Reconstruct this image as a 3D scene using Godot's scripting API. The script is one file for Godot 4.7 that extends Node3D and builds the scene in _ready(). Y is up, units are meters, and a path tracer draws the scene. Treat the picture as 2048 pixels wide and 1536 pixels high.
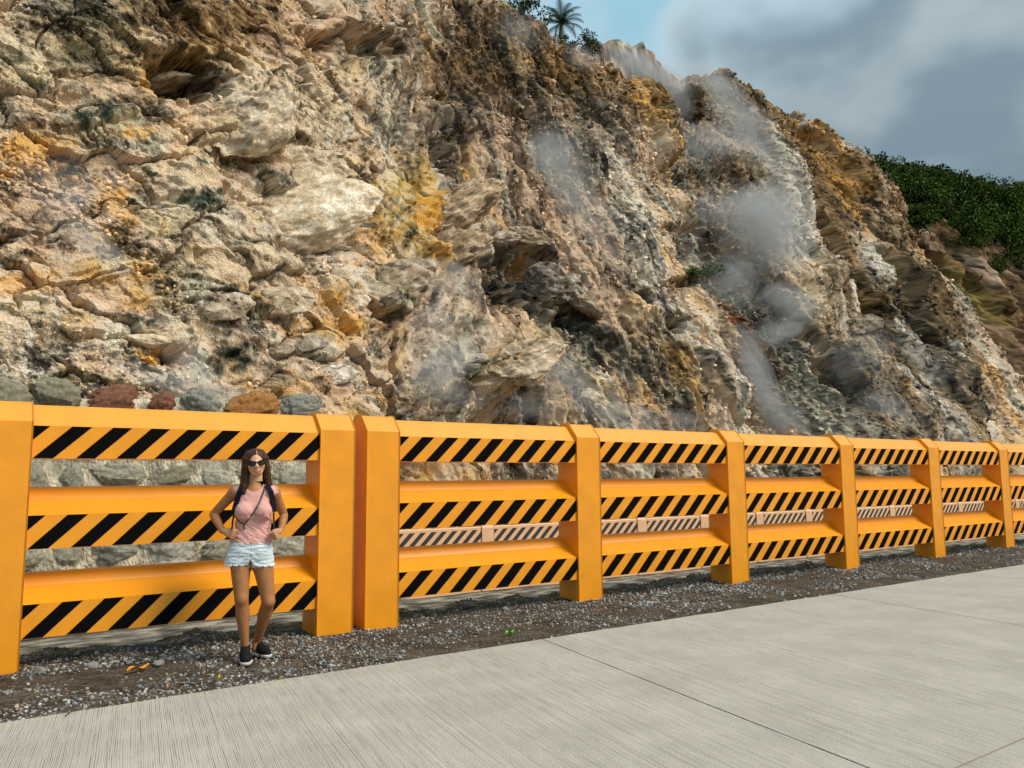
extends Node3D
# A gravel shoulder and an orange and black concrete barrier in front of a steaming cliff.
# x runs along the barrier, y is up, +z points from the barrier towards the road. Metres.

const EYE := Vector3(0.0, 1.458, 7.2)
var taken := {}
var MAT := {}
var RNG := RandomNumberGenerator.new()


func _ready() -> void:
	# ---- camera, sky, sun, exposure
	var cam := Camera3D.new()
	cam.name = "camera"
	cam.fov = 51.28
	cam.near = 0.05
	cam.far = 1200.0
	add_child(cam)
	cam.transform = Transform3D(Basis(Vector3(0.814681, -0.006757, 0.57987), Vector3(-0.06084, 0.993418, 0.097052), Vector3(-0.576709, -0.114346, 0.808908)), EYE)
	cam.current = true
	var env := Environment.new()
	env.background_mode = Environment.BG_SKY
	env.sky = Sky.new()
	env.sky.sky_material = cloudy_sky()
	env.background_energy_multiplier = 1.0
	env.tonemap_mode = Environment.TONE_MAPPER_LINEAR
	env.tonemap_exposure = 2.35
	env.volumetric_fog_enabled = true
	env.volumetric_fog_density = 0.0
	env.sdfgi_enabled = true
	env.ssao_enabled = true
	env.ssil_enabled = true
	var we := WorldEnvironment.new()
	we.name = "world"
	we.environment = env
	add_child(we)
	var sun := DirectionalLight3D.new()
	sun.name = "sun"
	sun.light_energy = 0.5
	sun.light_angular_distance = 26.0
	sun.light_color = Color(1.0, 0.95, 0.87)
	sun.shadow_enabled = true
	add_child(sun)
	sun.look_at_from_position(Vector3(0.42, 0.72, 0.56) * 50.0, Vector3.ZERO)
	# ---- the place
	make_materials()
	build_ground()
	build_cliff()
	build_far_hills()
	build_masonry_wall()
	build_barriers()
	build_plants()
	build_person()
	build_small_things()
	build_steam()


# ------------------------------------------------------------------ helpers
func numbered(called: String) -> String:
	var k: int = taken.get(called, -1) + 1
	taken[called] = k
	return called if k == 0 else "%s_%03d" % [called, k]


func tag(o: Node, label := "", category := "", group := "", kind := "") -> Node:
	if label: o.set_meta("label", label)
	if category: o.set_meta("category", category)
	if group: o.set_meta("group", group)
	if kind: o.set_meta("kind", kind)
	return o


func thing(called: String, at := Vector3.ZERO) -> Node3D:
	var o := Node3D.new()
	o.name = numbered(called)
	add_child(o)
	o.position = at
	return o


func put(called: String, mesh: Mesh, m: Material, parent: Node = null, at := Vector3.ZERO) -> MeshInstance3D:
	var o := MeshInstance3D.new()
	o.name = numbered(called) if parent == null else called
	o.mesh = mesh
	o.material_override = m
	o.position = at
	(self if parent == null else parent).add_child(o, true)
	return o


func sstep(a: float, b: float, x: float) -> float:
	var t := clampf((x - a) / (b - a), 0.0, 1.0)
	return t * t * (3.0 - 2.0 * t)


func noise(seed_: int, freq: float, octaves := 4, type := FastNoiseLite.TYPE_SIMPLEX_SMOOTH) -> FastNoiseLite:
	var n := FastNoiseLite.new()
	n.seed = seed_
	n.frequency = freq
	n.noise_type = type
	n.fractal_type = FastNoiseLite.FRACTAL_FBM if octaves > 1 else FastNoiseLite.FRACTAL_NONE
	n.fractal_octaves = octaves
	return n


func lin(r: float, g: float, b: float) -> Color:
	return Color(r, g, b).linear_to_srgb()


func smat(color: Color, rough := 0.85, spec := 0.5) -> StandardMaterial3D:
	var m := StandardMaterial3D.new()
	m.albedo_color = color
	m.roughness = rough
	m.metallic_specular = spec
	return m


# grey seamless noise picture, stretched to lo..hi
func noise_picture(n: FastNoiseLite, side: int, lo := 0.0, hi := 1.0, contrast := 1.0) -> ImageTexture:
	var im := n.get_seamless_image(side, side)
	im.convert(Image.FORMAT_L8)
	var d := im.get_data()
	for i in d.size():
		var v := clampf((d[i] / 255.0 - 0.5) * contrast + 0.5, 0.0, 1.0)
		d[i] = int(255.0 * (lo + (hi - lo) * v))
	return ImageTexture.create_from_image(Image.create_from_data(side, side, false, Image.FORMAT_L8, d))


# a bag of triangles
class Bag:
	var v := PackedVector3Array()
	var n := PackedVector3Array()
	var c := PackedColorArray()
	var uv := PackedVector2Array()
	var ix := PackedInt32Array()
	var colored := false
	var mapped := false

	func tri(a: Vector3, b: Vector3, d: Vector3) -> void:  # counter-clockwise from outside
		var nn := (b - a).cross(d - a).normalized()
		var k := v.size()
		v.append(a); v.append(d); v.append(b)
		for i in 3: n.append(nn)
		ix.append(k); ix.append(k + 1); ix.append(k + 2)

	func quad(a: Vector3, b: Vector3, cc: Vector3, d: Vector3) -> void:
		var nn := (cc - a).cross(d - b).normalized()
		var k := v.size()
		v.append(a); v.append(b); v.append(cc); v.append(d)
		for i in 4: n.append(nn)
		ix.append(k); ix.append(k + 2); ix.append(k + 1)
		ix.append(k); ix.append(k + 3); ix.append(k + 2)

	func mesh() -> ArrayMesh:
		var a := []
		a.resize(Mesh.ARRAY_MAX)
		a[Mesh.ARRAY_VERTEX] = v
		a[Mesh.ARRAY_NORMAL] = n
		a[Mesh.ARRAY_INDEX] = ix
		if colored: a[Mesh.ARRAY_COLOR] = c
		if mapped: a[Mesh.ARRAY_TEX_UV] = uv
		var m := ArrayMesh.new()
		m.add_surface_from_arrays(Mesh.PRIMITIVE_TRIANGLES, a)
		return m


# smooth normals for a grid of vertices, row by row, w across
func grid_mesh(v: PackedVector3Array, w: int, h: int, c := PackedColorArray(), uv := PackedVector2Array(), flip := false) -> ArrayMesh:
	var n := PackedVector3Array()
	n.resize(v.size())
	var ix := PackedInt32Array()
	ix.resize((w - 1) * (h - 1) * 6)
	var k := 0
	var s := -1.0 if flip else 1.0
	for j in h:
		for i in w:
			var p := j * w + i
			var dx := v[p + (1 if i < w - 1 else 0)] - v[p - (1 if i > 0 else 0)]
			var dy := v[p + (w if j < h - 1 else 0)] - v[p - (w if j > 0 else 0)]
			n[p] = dx.cross(dy).normalized() * s
			if i < w - 1 and j < h - 1:
				var q := p + w
				if flip:
					ix[k] = p; ix[k + 1] = p + 1; ix[k + 2] = q
					ix[k + 3] = p + 1; ix[k + 4] = q + 1; ix[k + 5] = q
				else:
					ix[k] = p; ix[k + 1] = q; ix[k + 2] = p + 1
					ix[k + 3] = p + 1; ix[k + 4] = q; ix[k + 5] = q + 1
				k += 6
	var a := []
	a.resize(Mesh.ARRAY_MAX)
	a[Mesh.ARRAY_VERTEX] = v
	a[Mesh.ARRAY_NORMAL] = n
	a[Mesh.ARRAY_INDEX] = ix
	if c.size(): a[Mesh.ARRAY_COLOR] = c
	if uv.size(): a[Mesh.ARRAY_TEX_UV] = uv
	var m := ArrayMesh.new()
	m.add_surface_from_arrays(Mesh.PRIMITIVE_TRIANGLES, a)
	return m


# a closed outline (z, y), counter-clockwise seen from +x, pulled along x with chamfered ends
func pulled(outline: PackedVector2Array, x0: float, x1: float, bevel := 0.012) -> ArrayMesh:
	var b := Bag.new()
	var k := outline.size()
	var inner := PackedVector2Array()
	for i in k:
		var e0 := (outline[i] - outline[(i + k - 1) % k]).normalized()
		var e1 := (outline[(i + 1) % k] - outline[i]).normalized()
		var t := (Vector2(-e0.y, e0.x) + Vector2(-e1.y, e1.x))
		inner.append(outline[i] + t.normalized() * bevel / maxf(0.35, t.length() / 2.0))
	var rings := [[inner, x0], [outline, x0 + bevel], [outline, x1 - bevel], [inner, x1]]
	for r in 3:
		var A: PackedVector2Array = rings[r][0]
		var B: PackedVector2Array = rings[r + 1][0]
		var xa: float = rings[r][1]
		var xb: float = rings[r + 1][1]
		for i in k:
			var j := (i + 1) % k
			b.quad(Vector3(xa, A[i].y, A[i].x), Vector3(xa, A[j].y, A[j].x), Vector3(xb, B[j].y, B[j].x), Vector3(xb, B[i].y, B[i].x))
	var t3 := Geometry2D.triangulate_polygon(inner)
	for i in range(0, t3.size(), 3):
		var p := [inner[t3[i]], inner[t3[i + 1]], inner[t3[i + 2]]]
		for side in 2:
			var x := x0 if side == 0 else x1
			var q := [Vector3(x, p[0].y, p[0].x), Vector3(x, p[1].y, p[1].x), Vector3(x, p[2].y, p[2].x)]
			var nx: float = (q[1] - q[0]).cross(q[2] - q[0]).x
			if (nx < 0) == (side == 0): b.tri(q[0], q[1], q[2])
			else: b.tri(q[0], q[2], q[1])
	return b.mesh()


func tube(b: Bag, path: Array, radii: Array, sides := 8) -> void:
	var k := path.size()
	var rings := []
	var up := Vector3(0.13, 0.94, 0.31)
	for i in k:
		var d: Vector3 = (path[mini(i + 1, k - 1)] - path[maxi(i - 1, 0)]).normalized()
		var s := d.cross(up)
		if s.length() < 0.05: s = d.cross(Vector3(1, 0, 0))
		s = s.normalized()
		var t := s.cross(d).normalized()
		var ring := []
		for a in sides:
			var w := TAU * a / sides
			ring.append(path[i] + (s * cos(w) + t * sin(w)) * radii[i])
		rings.append(ring)
	for i in k - 1:
		for a in sides:
			var a2 := (a + 1) % sides
			b.quad(rings[i][a], rings[i][a2], rings[i + 1][a2], rings[i + 1][a])
	for a in sides:
		var a2 := (a + 1) % sides
		b.tri(path[0], rings[0][a2], rings[0][a])
		b.tri(path[k - 1], rings[k - 1][a], rings[k - 1][a2])


# a rough stone of unit size: a subdivided cube pushed to a ball, cut by a few planes, with noise
func stone_mesh(seed_: int, cuts := 7, rough := 0.10, div := 4, squash := Vector3.ONE, round_ := 0.75) -> ArrayMesh:
	var r := RandomNumberGenerator.new()
	r.seed = seed_
	var planes := []
	for i in cuts:
		var d := Vector3(r.randfn(), r.randfn(), r.randfn()).normalized()
		planes.append([d, r.randf_range(round_ - 0.12, round_ + 0.18)])
	var nz := noise(seed_, 1.3, 3)
	var b := Bag.new()
	var faces := [[Vector3(1, 0, 0), Vector3(0, 1, 0), Vector3(0, 0, 1)], [Vector3(-1, 0, 0), Vector3(0, 0, 1), Vector3(0, 1, 0)], [Vector3(0, 1, 0), Vector3(0, 0, 1), Vector3(1, 0, 0)], [Vector3(0, -1, 0), Vector3(1, 0, 0), Vector3(0, 0, 1)], [Vector3(0, 0, 1), Vector3(1, 0, 0), Vector3(0, 1, 0)], [Vector3(0, 0, -1), Vector3(0, 1, 0), Vector3(1, 0, 0)]]
	for f in faces:
		var pts := []
		for j in div + 1:
			for i in div + 1:
				var q: Vector3 = f[0] + f[1] * tan((2.0 * i / div - 1.0) * PI / 4) + f[2] * tan((2.0 * j / div - 1.0) * PI / 4)
				q = q.normalized()
				var len_ := 1.0
				for pl in planes:
					var dd: float = q.dot(pl[0])
					if dd > 0.01: len_ = minf(len_, pl[1] / dd)
				len_ += nz.get_noise_3dv(q * 1.6) * rough * 2.0
				pts.append(q * len_ * squash)
		var w := div + 1
		for j in div:
			for i in div:
				b.quad(pts[j * w + i], pts[j * w + i + 1], pts[(j + 1) * w + i + 1], pts[(j + 1) * w + i])
	return b.mesh()


# ------------------------------------------------------------------ sky
func cloudy_sky() -> PanoramaSkyMaterial:
	var w := 1024
	var h := 512
	var im := Image.create(w, h, false, Image.FORMAT_RGBF)
	var n1 := noise(45, 1.15, 5)
	var n2 := noise(45 + 12, 2.4, 5)
	n1.fractal_gain = 0.48
	n2.fractal_gain = 0.52
	for y in h:
		var el := PI * (0.5 - (y + 0.5) / h)
		for x in w:
			var az := TAU * (x + 0.5) / w
			var d := Vector3(sin(az) * cos(el), sin(el), -cos(az) * cos(el))
			var q := Vector3(d.x, d.y * 1.9, d.z)
			var a := n1.get_noise_3dv(q + Vector3(0.35, 0.1, 0.2) * n2.get_noise_3dv(q * 0.7))
			var up := maxf(d.y, 0.0)
			# open blue, thin bright cloud, then the grey bellies of thicker cloud
			var c := Color(0.135, 0.225, 0.262).lerp(Color(0.10, 0.19, 0.25), up)
			c = c.lerp(Color(0.205, 0.250, 0.270), sstep(-0.25, 0.05, a) * 0.7)
			var body := n2.get_noise_3dv(q * 1.2 + Vector3(3, 1, 2))
			c = c.lerp(Color(0.085, 0.118, 0.140).lerp(Color(0.15, 0.182, 0.198), sstep(-0.1, 0.35, body)), sstep(0.0, 0.34, a + 0.25 * body))
			c = c * (0.80 + 0.8 * up)
			im.set_pixel(x, y, c)
	var m := PanoramaSkyMaterial.new()
	m.panorama = ImageTexture.create_from_image(im)
	return m
# stains, hollows and blocks of the cliff: place on the face (x, y in metres), 2x2 shape, kind or depth, strength
var MINERALS_SHADE_HAZE = [
	[1.567, 8.725, 0.469, -0.003, 0.198, -0.42, 3, 0.8],
	[43.412, 15.802, 0.048, -0.101, -0.079, -0.006, 7, 0.85],
	[49.285, 10.287, 0.049, -0.147, -0.122, 0.011, 8, 0.75],
	[47.629, 22.883, 0.074, -0.123, -0.109, -0.045, 7, 0.85],
	[38.685, 5.168, 0.069, -0.161, -0.178, -0.195, 10, 0.8],
	[24.865, 21.546, 0.129, -0.123, -0.094, -0.105, 7, 0.85],
	[18.717, 19.19, 0.193, -0.263, -0.143, 0.007, 7, 0.85],
	[5.368, 12.609, 0.247, -0.033, 0.508, -0.65, 7, 0.9],
	[1.575, 9.842, 0.587, -0.004, 0.711, -1.3, 7, 0.5],
	[1.573, 9.587, 0.658, -0.005, 0.467, -0.881, 11, 0.55],
	[0.847, 9.34, 1.434, 0.024, 0.575, -1.178, 0, 0.4],
	[4.446, 11.672, 0.465, -0.048, 0.57, -0.793, 7, 0.9],
	[6.981, 13.636, 0.429, -0.082, 0.482, -0.585, 7, 0.75],
	[3.489, 11.606, 1.784, -0.124, 0.78, -1.097, 8, 0.7],
	[11.649, 18.231, 0.244, -0.08, 0.58, -0.63, 2, 0.6],
	[6.269, 10.679, 0.401, -0.071, 0.356, -0.568, 0, 0.6],
	[7.339, 11.021, 0.508, -0.113, 0.412, -0.654, 0, 0.7],
	[9.801, 14.066, 0.687, -0.206, 0.887, -1.174, 11, 0.4],
	[3.673, 9.635, 1.147, -0.092, 0.833, -1.465, 8, 0.95],  # dark brown painted into the cave for its shade
	[4.089, 10.52, 0.654, -0.061, 1.086, -1.713, 13, 0.5],
	[1.186, 5.721, 0.947, 0.006, 0.216, -0.813, 2, 0.85],
	[1.545, 5.626, 2.297, -0.613, -0.172, -0.818, 9, 0.6],
	[0.89, 6.808, 1.175, 0.02, 0.648, -1.973, 4, 0.6],
	[1.139, 7.151, 1.692, 0.013, 1.214, -3.401, 5, 0.8],
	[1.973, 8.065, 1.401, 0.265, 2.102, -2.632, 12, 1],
	[2.403, 8.045, 1.882, -0.07, 1.713, -3.87, 11, 0.7],
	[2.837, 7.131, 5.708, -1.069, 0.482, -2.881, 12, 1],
	[2.57, 7.767, 2.478, -0.109, 1.665, -3.915, 5, 0.75],
	[2.464, 6.295, 4.071, -0.717, 0.108, -1.037, 4, 0.6],
	[3.01, 5.942, 1.858, -0.12, 0.524, -1.737, 11, 0.6],
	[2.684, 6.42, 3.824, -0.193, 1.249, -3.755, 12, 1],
	[3.806, 7.459, 1.063, -0.098, 0.381, -0.925, 0, 0.9],
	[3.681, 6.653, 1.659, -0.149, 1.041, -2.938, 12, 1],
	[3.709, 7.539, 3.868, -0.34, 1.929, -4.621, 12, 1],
	[7.277, 9.202, 0.581, -0.135, 0.544, -1.077, 0, 0.9],
	[5.147, 8.989, 0.854, -0.12, 0.619, -1.193, 0, 0.8],
	[6.176, 9.314, 2.223, -0.405, 1.429, -2.693, 10, 0.5],
	[6.559, 7.426, 0.548, -0.117, 0.444, -1.128, 0, 1],
	[5.942, 5.806, 0.462, -0.09, 0.265, -0.922, 0, 0.9],
	[7.425, 6.38, 0.854, -0.226, 0.466, -1.49, 1, 0.7],
	[4.128, 5.522, 0.965, -0.109, 0.364, -1.326, 0, 0.7],
	[3.114, 4.858, 1.896, -0.144, 0.211, -0.928, 11, 0.5],
	[5.821, 5.184, 0.717, -0.269, 0.194, -2.07, 4, 0.5],
	[6.359, 4.503, 0.791, -0.162, 0.414, -2.104, 5, 0.75],
	[4.454, 4.755, 1.375, -0.418, 0.153, -3.067, 5, 0.5],
	[5.974, 6.683, 1.266, -0.454, 0.721, -3.754, 1, 0.5],
	[10.537, 9.075, 0.535, -0.258, 0.157, -0.425, 13, 0.9],
	[12.389, 11.68, 0.739, -0.376, 0.304, -0.658, 13, 0.8],
	[11.056, 11.784, 0.635, -0.237, 0.562, -0.99, 9, 0.5],
	[12.118, 9.743, 0.656, -0.289, 0.335, -0.8, 4, 0.9],
	[12.455, 8.644, 0.715, -0.335, 0.395, -1.121, 4, 0.8],
	[8.45, 7.14, 0.867, -0.268, 0.339, -0.974, 4, 0.5],
	[8.554, 5.959, 1.004, -0.33, 0.409, -1.502, 7, 0.6],
	[8.397, 4.915, 0.675, -0.213, 0.4, -1.93, 4, 0.5],
	[16.032, 15.776, 0.552, -0.863, -0.182, 0.046, 10, 0.8],
	[15.456, 13.427, 0.222, -0.359, -0.642, 0.089, 10, 0.8],
	[17.097, 19.893, 0.41, -0.556, -0.223, 0.054, 7, 0.7],
	[14.722, 19.755, 0.43, -0.165, 0.44, -0.556, 8, 0.6],
	[21.494, 23.449, 0.223, -0.171, -0.089, -0.153, 7, 0.9],
	[24.237, 23.128, 0.259, -0.217, -0.139, -0.243, 3, 0.5],
	[27.874, 24.215, 0.219, -0.19, -0.129, -0.321, 4, 0.6],
	[25.246, 26.291, 0.273, -0.219, -0.181, -0.328, 8, 0.5],
	[19.983, 17.215, 0.343, -0.321, -0.163, -0.182, 2, 0.85],
	[18.413, 18.424, 0.327, -0.386, -0.515, -0.123, 10, 0.5],
	[21.746, 12.854, 0.117, -0.184, -0.3, -0.065, 2, 0.95],
	[22.25, 15.801, 0.4, -0.419, -0.292, -0.319, 9, 0.6],  # pale grey painted on the scree for steam haze
	[26.435, 14.792, 0.102, -0.186, -0.428, 0.012, 1, 0.6],
	[26.876, 18.076, 0.186, -0.282, -0.518, -0.041, 9, 0.6],
	[25.329, 10.111, 0.12, -0.255, -0.636, -0.03, 1, 0.7],
	[21.491, 9.508, 0.317, -0.489, -0.477, -0.251, 2, 0.6],
	[33.67, 24.005, 0.274, -0.348, -0.249, -0.096, 4, 0.9],
	[28.706, 22.218, 0.206, -0.214, -0.223, -0.249, 7, 0.6],
	[27.159, 22.03, 0.465, -0.467, -0.35, -0.39, 10, 0.5],
	[16.507, 8.991, 0.284, -0.343, -0.131, -0.404, 10, 0.85],
	[16.418, 9.398, 0.465, -0.506, -0.138, -0.784, 12, 0.6],
	[19.393, 7.941, 0.481, -0.703, -0.547, -0.47, 10, 0.8],
	[18.32, 8.529, 0.466, -0.619, -0.535, -0.772, 8, 0.6],
	[21.172, 5.886, 0.181, -0.308, -0.718, -0.489, 12, 0.7],
	[13.572, 6.343, 0.305, -0.31, -0.003, -0.787, 2, 0.6],
	[16.831, 5.824, 0.256, -0.334, -0.178, -0.591, 3, 0.8],
	[11.279, 5.065, 0.32, -0.314, -0.025, -0.698, 9, 0.6],
	[6.952, 3.711, 0.704, -0.109, 0.266, -1.813, 9, 0.5],
	[13.414, 4.717, 0.799, -0.739, -0.07, -1.061, 5, 0.85],
	[13.044, 4.136, 1.178, 0.06, 0.385, -3.379, 12, 0.6],
	[9.849, 3.628, 0.198, -0.037, 0.038, -1.593, 3, 0.6],
	[8.75, 3.734, 0.818, -0.025, 0.372, -2.781, 9, 0.5],
	[7.959, 3.174, 0.85, 0.042, 0.328, -2.967, 4, 0.5],
	[20.503, 4.225, 0.294, -0.296, -0.276, -1.017, 4, 0.35],
	[22.939, 4.763, 0.195, -0.395, -0.643, -0.344, 9, 0.7],
	[26.342, 6.791, 0.128, -0.297, -0.695, -0.144, 1, 0.55],
	[31.692, 13.496, 0.088, -0.228, -0.57, 0.184, 9, 0.7],
	[32.466, 12.419, 0.111, -0.335, -0.773, 0.323, 4, 0.6],
	[34.931, 19.34, 0.167, -0.342, -0.485, 0.145, 11, 0.6],
	[25.506, 8.134, 0.68, -1.532, -0.509, -0.056, 8, 0.7],
	[24.495, 9.228, 1.274, -0.755, 0.24, -1.682, 8, 0.7],  # shade of this hollow put in as dark brown
	[32.713, 8.723, 0.122, -0.351, -0.512, 0.085, 6, 0.95],
	[32.161, 9.48, 0.579, -0.456, 0.111, -0.86, 6, 0.8],
	[36.691, 12.524, 0.199, -0.46, -0.342, 0.017, 9, 0.5],
	[38.026, 15.778, 0.18, -0.373, -0.265, 0.017, 10, 0.55],
	[35.592, 10.216, 0.339, -0.438, -0.095, -0.623, 10, 0.5],
	[38.188, 21.434, 0.141, -0.312, -0.47, 0.212, 10, 0.5],
	[31.047, 11.008, 0.175, -0.556, -0.489, 0.196, 10, 0.4],
	[29.243, 4.909, 0.174, -0.546, -0.696, 0.009, 10, 0.5],
	[35.383, 26.122, 0.341, -0.333, -0.091, -0.325, 10, 0.4],
	[32.707, 6.863, 0.154, -0.494, -0.628, 0.107, 6, 0.6],
	[43.935, 28.666, 0.319, -0.393, -0.121, -0.14, 7, 0.6],
	[47.007, 29.057, 0.258, -0.332, -0.189, -0.219, 13, 0.6],
	[49.247, 24.717, 0.091, -0.142, -0.123, -0.077, 7, 1],
	[53.117, 24.894, 0.112, -0.196, -0.226, -0.055, 4, 0.6],
	[51.689, 20.835, 0.124, -0.253, -0.334, 0.004, 4, 0.55],
	[57.823, 24.234, 0.139, -0.281, -0.287, 0.02, 7, 0.8],
	[43.335, 20.442, 0.116, -0.225, -0.478, 0.06, 1, 0.6],  # white streak of steam painted onto the rock
	[44.707, 17.197, 0.084, -0.205, -1.231, 0.436, 1, 0.95],
	[44.25, 19.055, 0.118, -0.249, -1.148, 0.241, 1, 0.6],
	[43.466, 12.614, 0.119, -0.361, -1.241, 0.528, 1, 0.85],
	[48.347, 15.223, 0.168, -0.462, -0.523, 0.203, 1, 0.95],
	[39.205, 12.289, 0.147, -0.33, -0.409, -0.051, 0, 0.65],
	[40.364, 15.202, 0.253, -0.559, -0.504, 0.048, 1, 0.7],
	[55.29, 18.138, 0.08, -0.191, -0.2, 0.029, 7, 0.9],
	[52.352, 12.826, 0.068, -0.192, -0.223, 0.027, 7, 0.9],
	[44.927, 10.459, 0.226, -0.607, -0.327, -0.021, 8, 0.6],
	[38.804, 7.953, 0.089, -0.24, -0.317, -0.043, 7, 0.6],
	[37.647, 9.588, 0.158, -0.355, -0.558, -0.222, 0, 0.5],
	[40.269, 9.901, 0.229, -0.638, -0.804, 0.081, 1, 0.6],
	[39.305, 5.743, 0.098, -0.248, -0.338, -0.24, 10, 0.8],
	[35.426, 4.999, 0.166, -0.404, -0.385, -0.28, 12, 0.5],
	[48.465, 7.235, 0.072, -0.239, -0.312, -0.008, 8, 0.7],
	[49.942, 6.065, 0.086, -0.323, -0.899, 0.09, 1, 0.65],
	[43.963, 5.442, 0.103, -0.318, -0.825, -0.297, 1, 0.55],
	[46.162, 8.639, 0.102, -0.314, -0.958, 0.047, 1, 0.5],
	[42.949, 8.647, 0.113, -0.351, -1.268, 0.179, 1, 0.6],
	[32.124, 5.313, 0.157, -0.385, -0.372, -0.17, 7, 0.6],
	[27.31, 4.578, 0.159, -0.462, -0.639, -0.057, 9, 0.6],
	[29.41, 4.687, 0.204, -0.618, -1.189, -0.068, 12, 0.6],
	[52.924, 5.907, 0.159, -0.632, -0.587, 0.082, 2, 0.6],
	[0.94, 3.672, 2.007, 0.029, 0.159, -1.324, 0, 0.8],
	[0.914, 3.356, 13.681, -0.699, -0.026, -1.855, 1, 0.9],
	[1.225, 3.626, 12.007, -1.343, -0.082, -1.533, 1, 0.85],
	[1.103, 2.992, 4.079, 0.042, 0.251, -3.326, 1, 0.6],
	[1.524, 3.831, 2.466, -0.046, 0.344, -2.383, 13, 0.7],
	[0.802, 4.389, 1.572, 0.031, 0.513, -2.968, 4, 0.6],
	[1.884, 4.234, 1.535, -0.053, 0.504, -2.823, 2, 0.5],
	[2.584, 3.466, 2.35, -0.742, -0.472, -2.71, 4, 0.9],
	[2.855, 3.816, 2.062, -0.51, -0.154, -4.1, 0, 0.8],
	[3.391, 4.045, 1.623, -0.442, -0.032, -2.988, 0, 0.8],
	[1.508, 2.795, 0.929, -0.006, 0.28, -4.424, 11, 0.6],
	[0.781, 2.605, 2.861, 0.07, 0.387, -6.991, 10, 0.5],
	[4.068, 3.538, 1.713, -0.578, -0.058, -2.404, 12, 1],
	[5.046, 3.635, 0.862, -0.159, 0.303, -1.994, 9, 0.6],
	[5.952, 3.052, 0.888, -0.153, 0.285, -2.474, 2, 0.5],
	[3.816, 4.516, 1.764, -0.49, 0.081, -3.219, 0, 0.7],
	[5.101, 5.343, 1.741, -0.572, 0.411, -4.277, 1, 0.5],
	[2.134, 5.016, 2.158, -0.067, 0.822, -3.553, 11, 0.5]]
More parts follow.
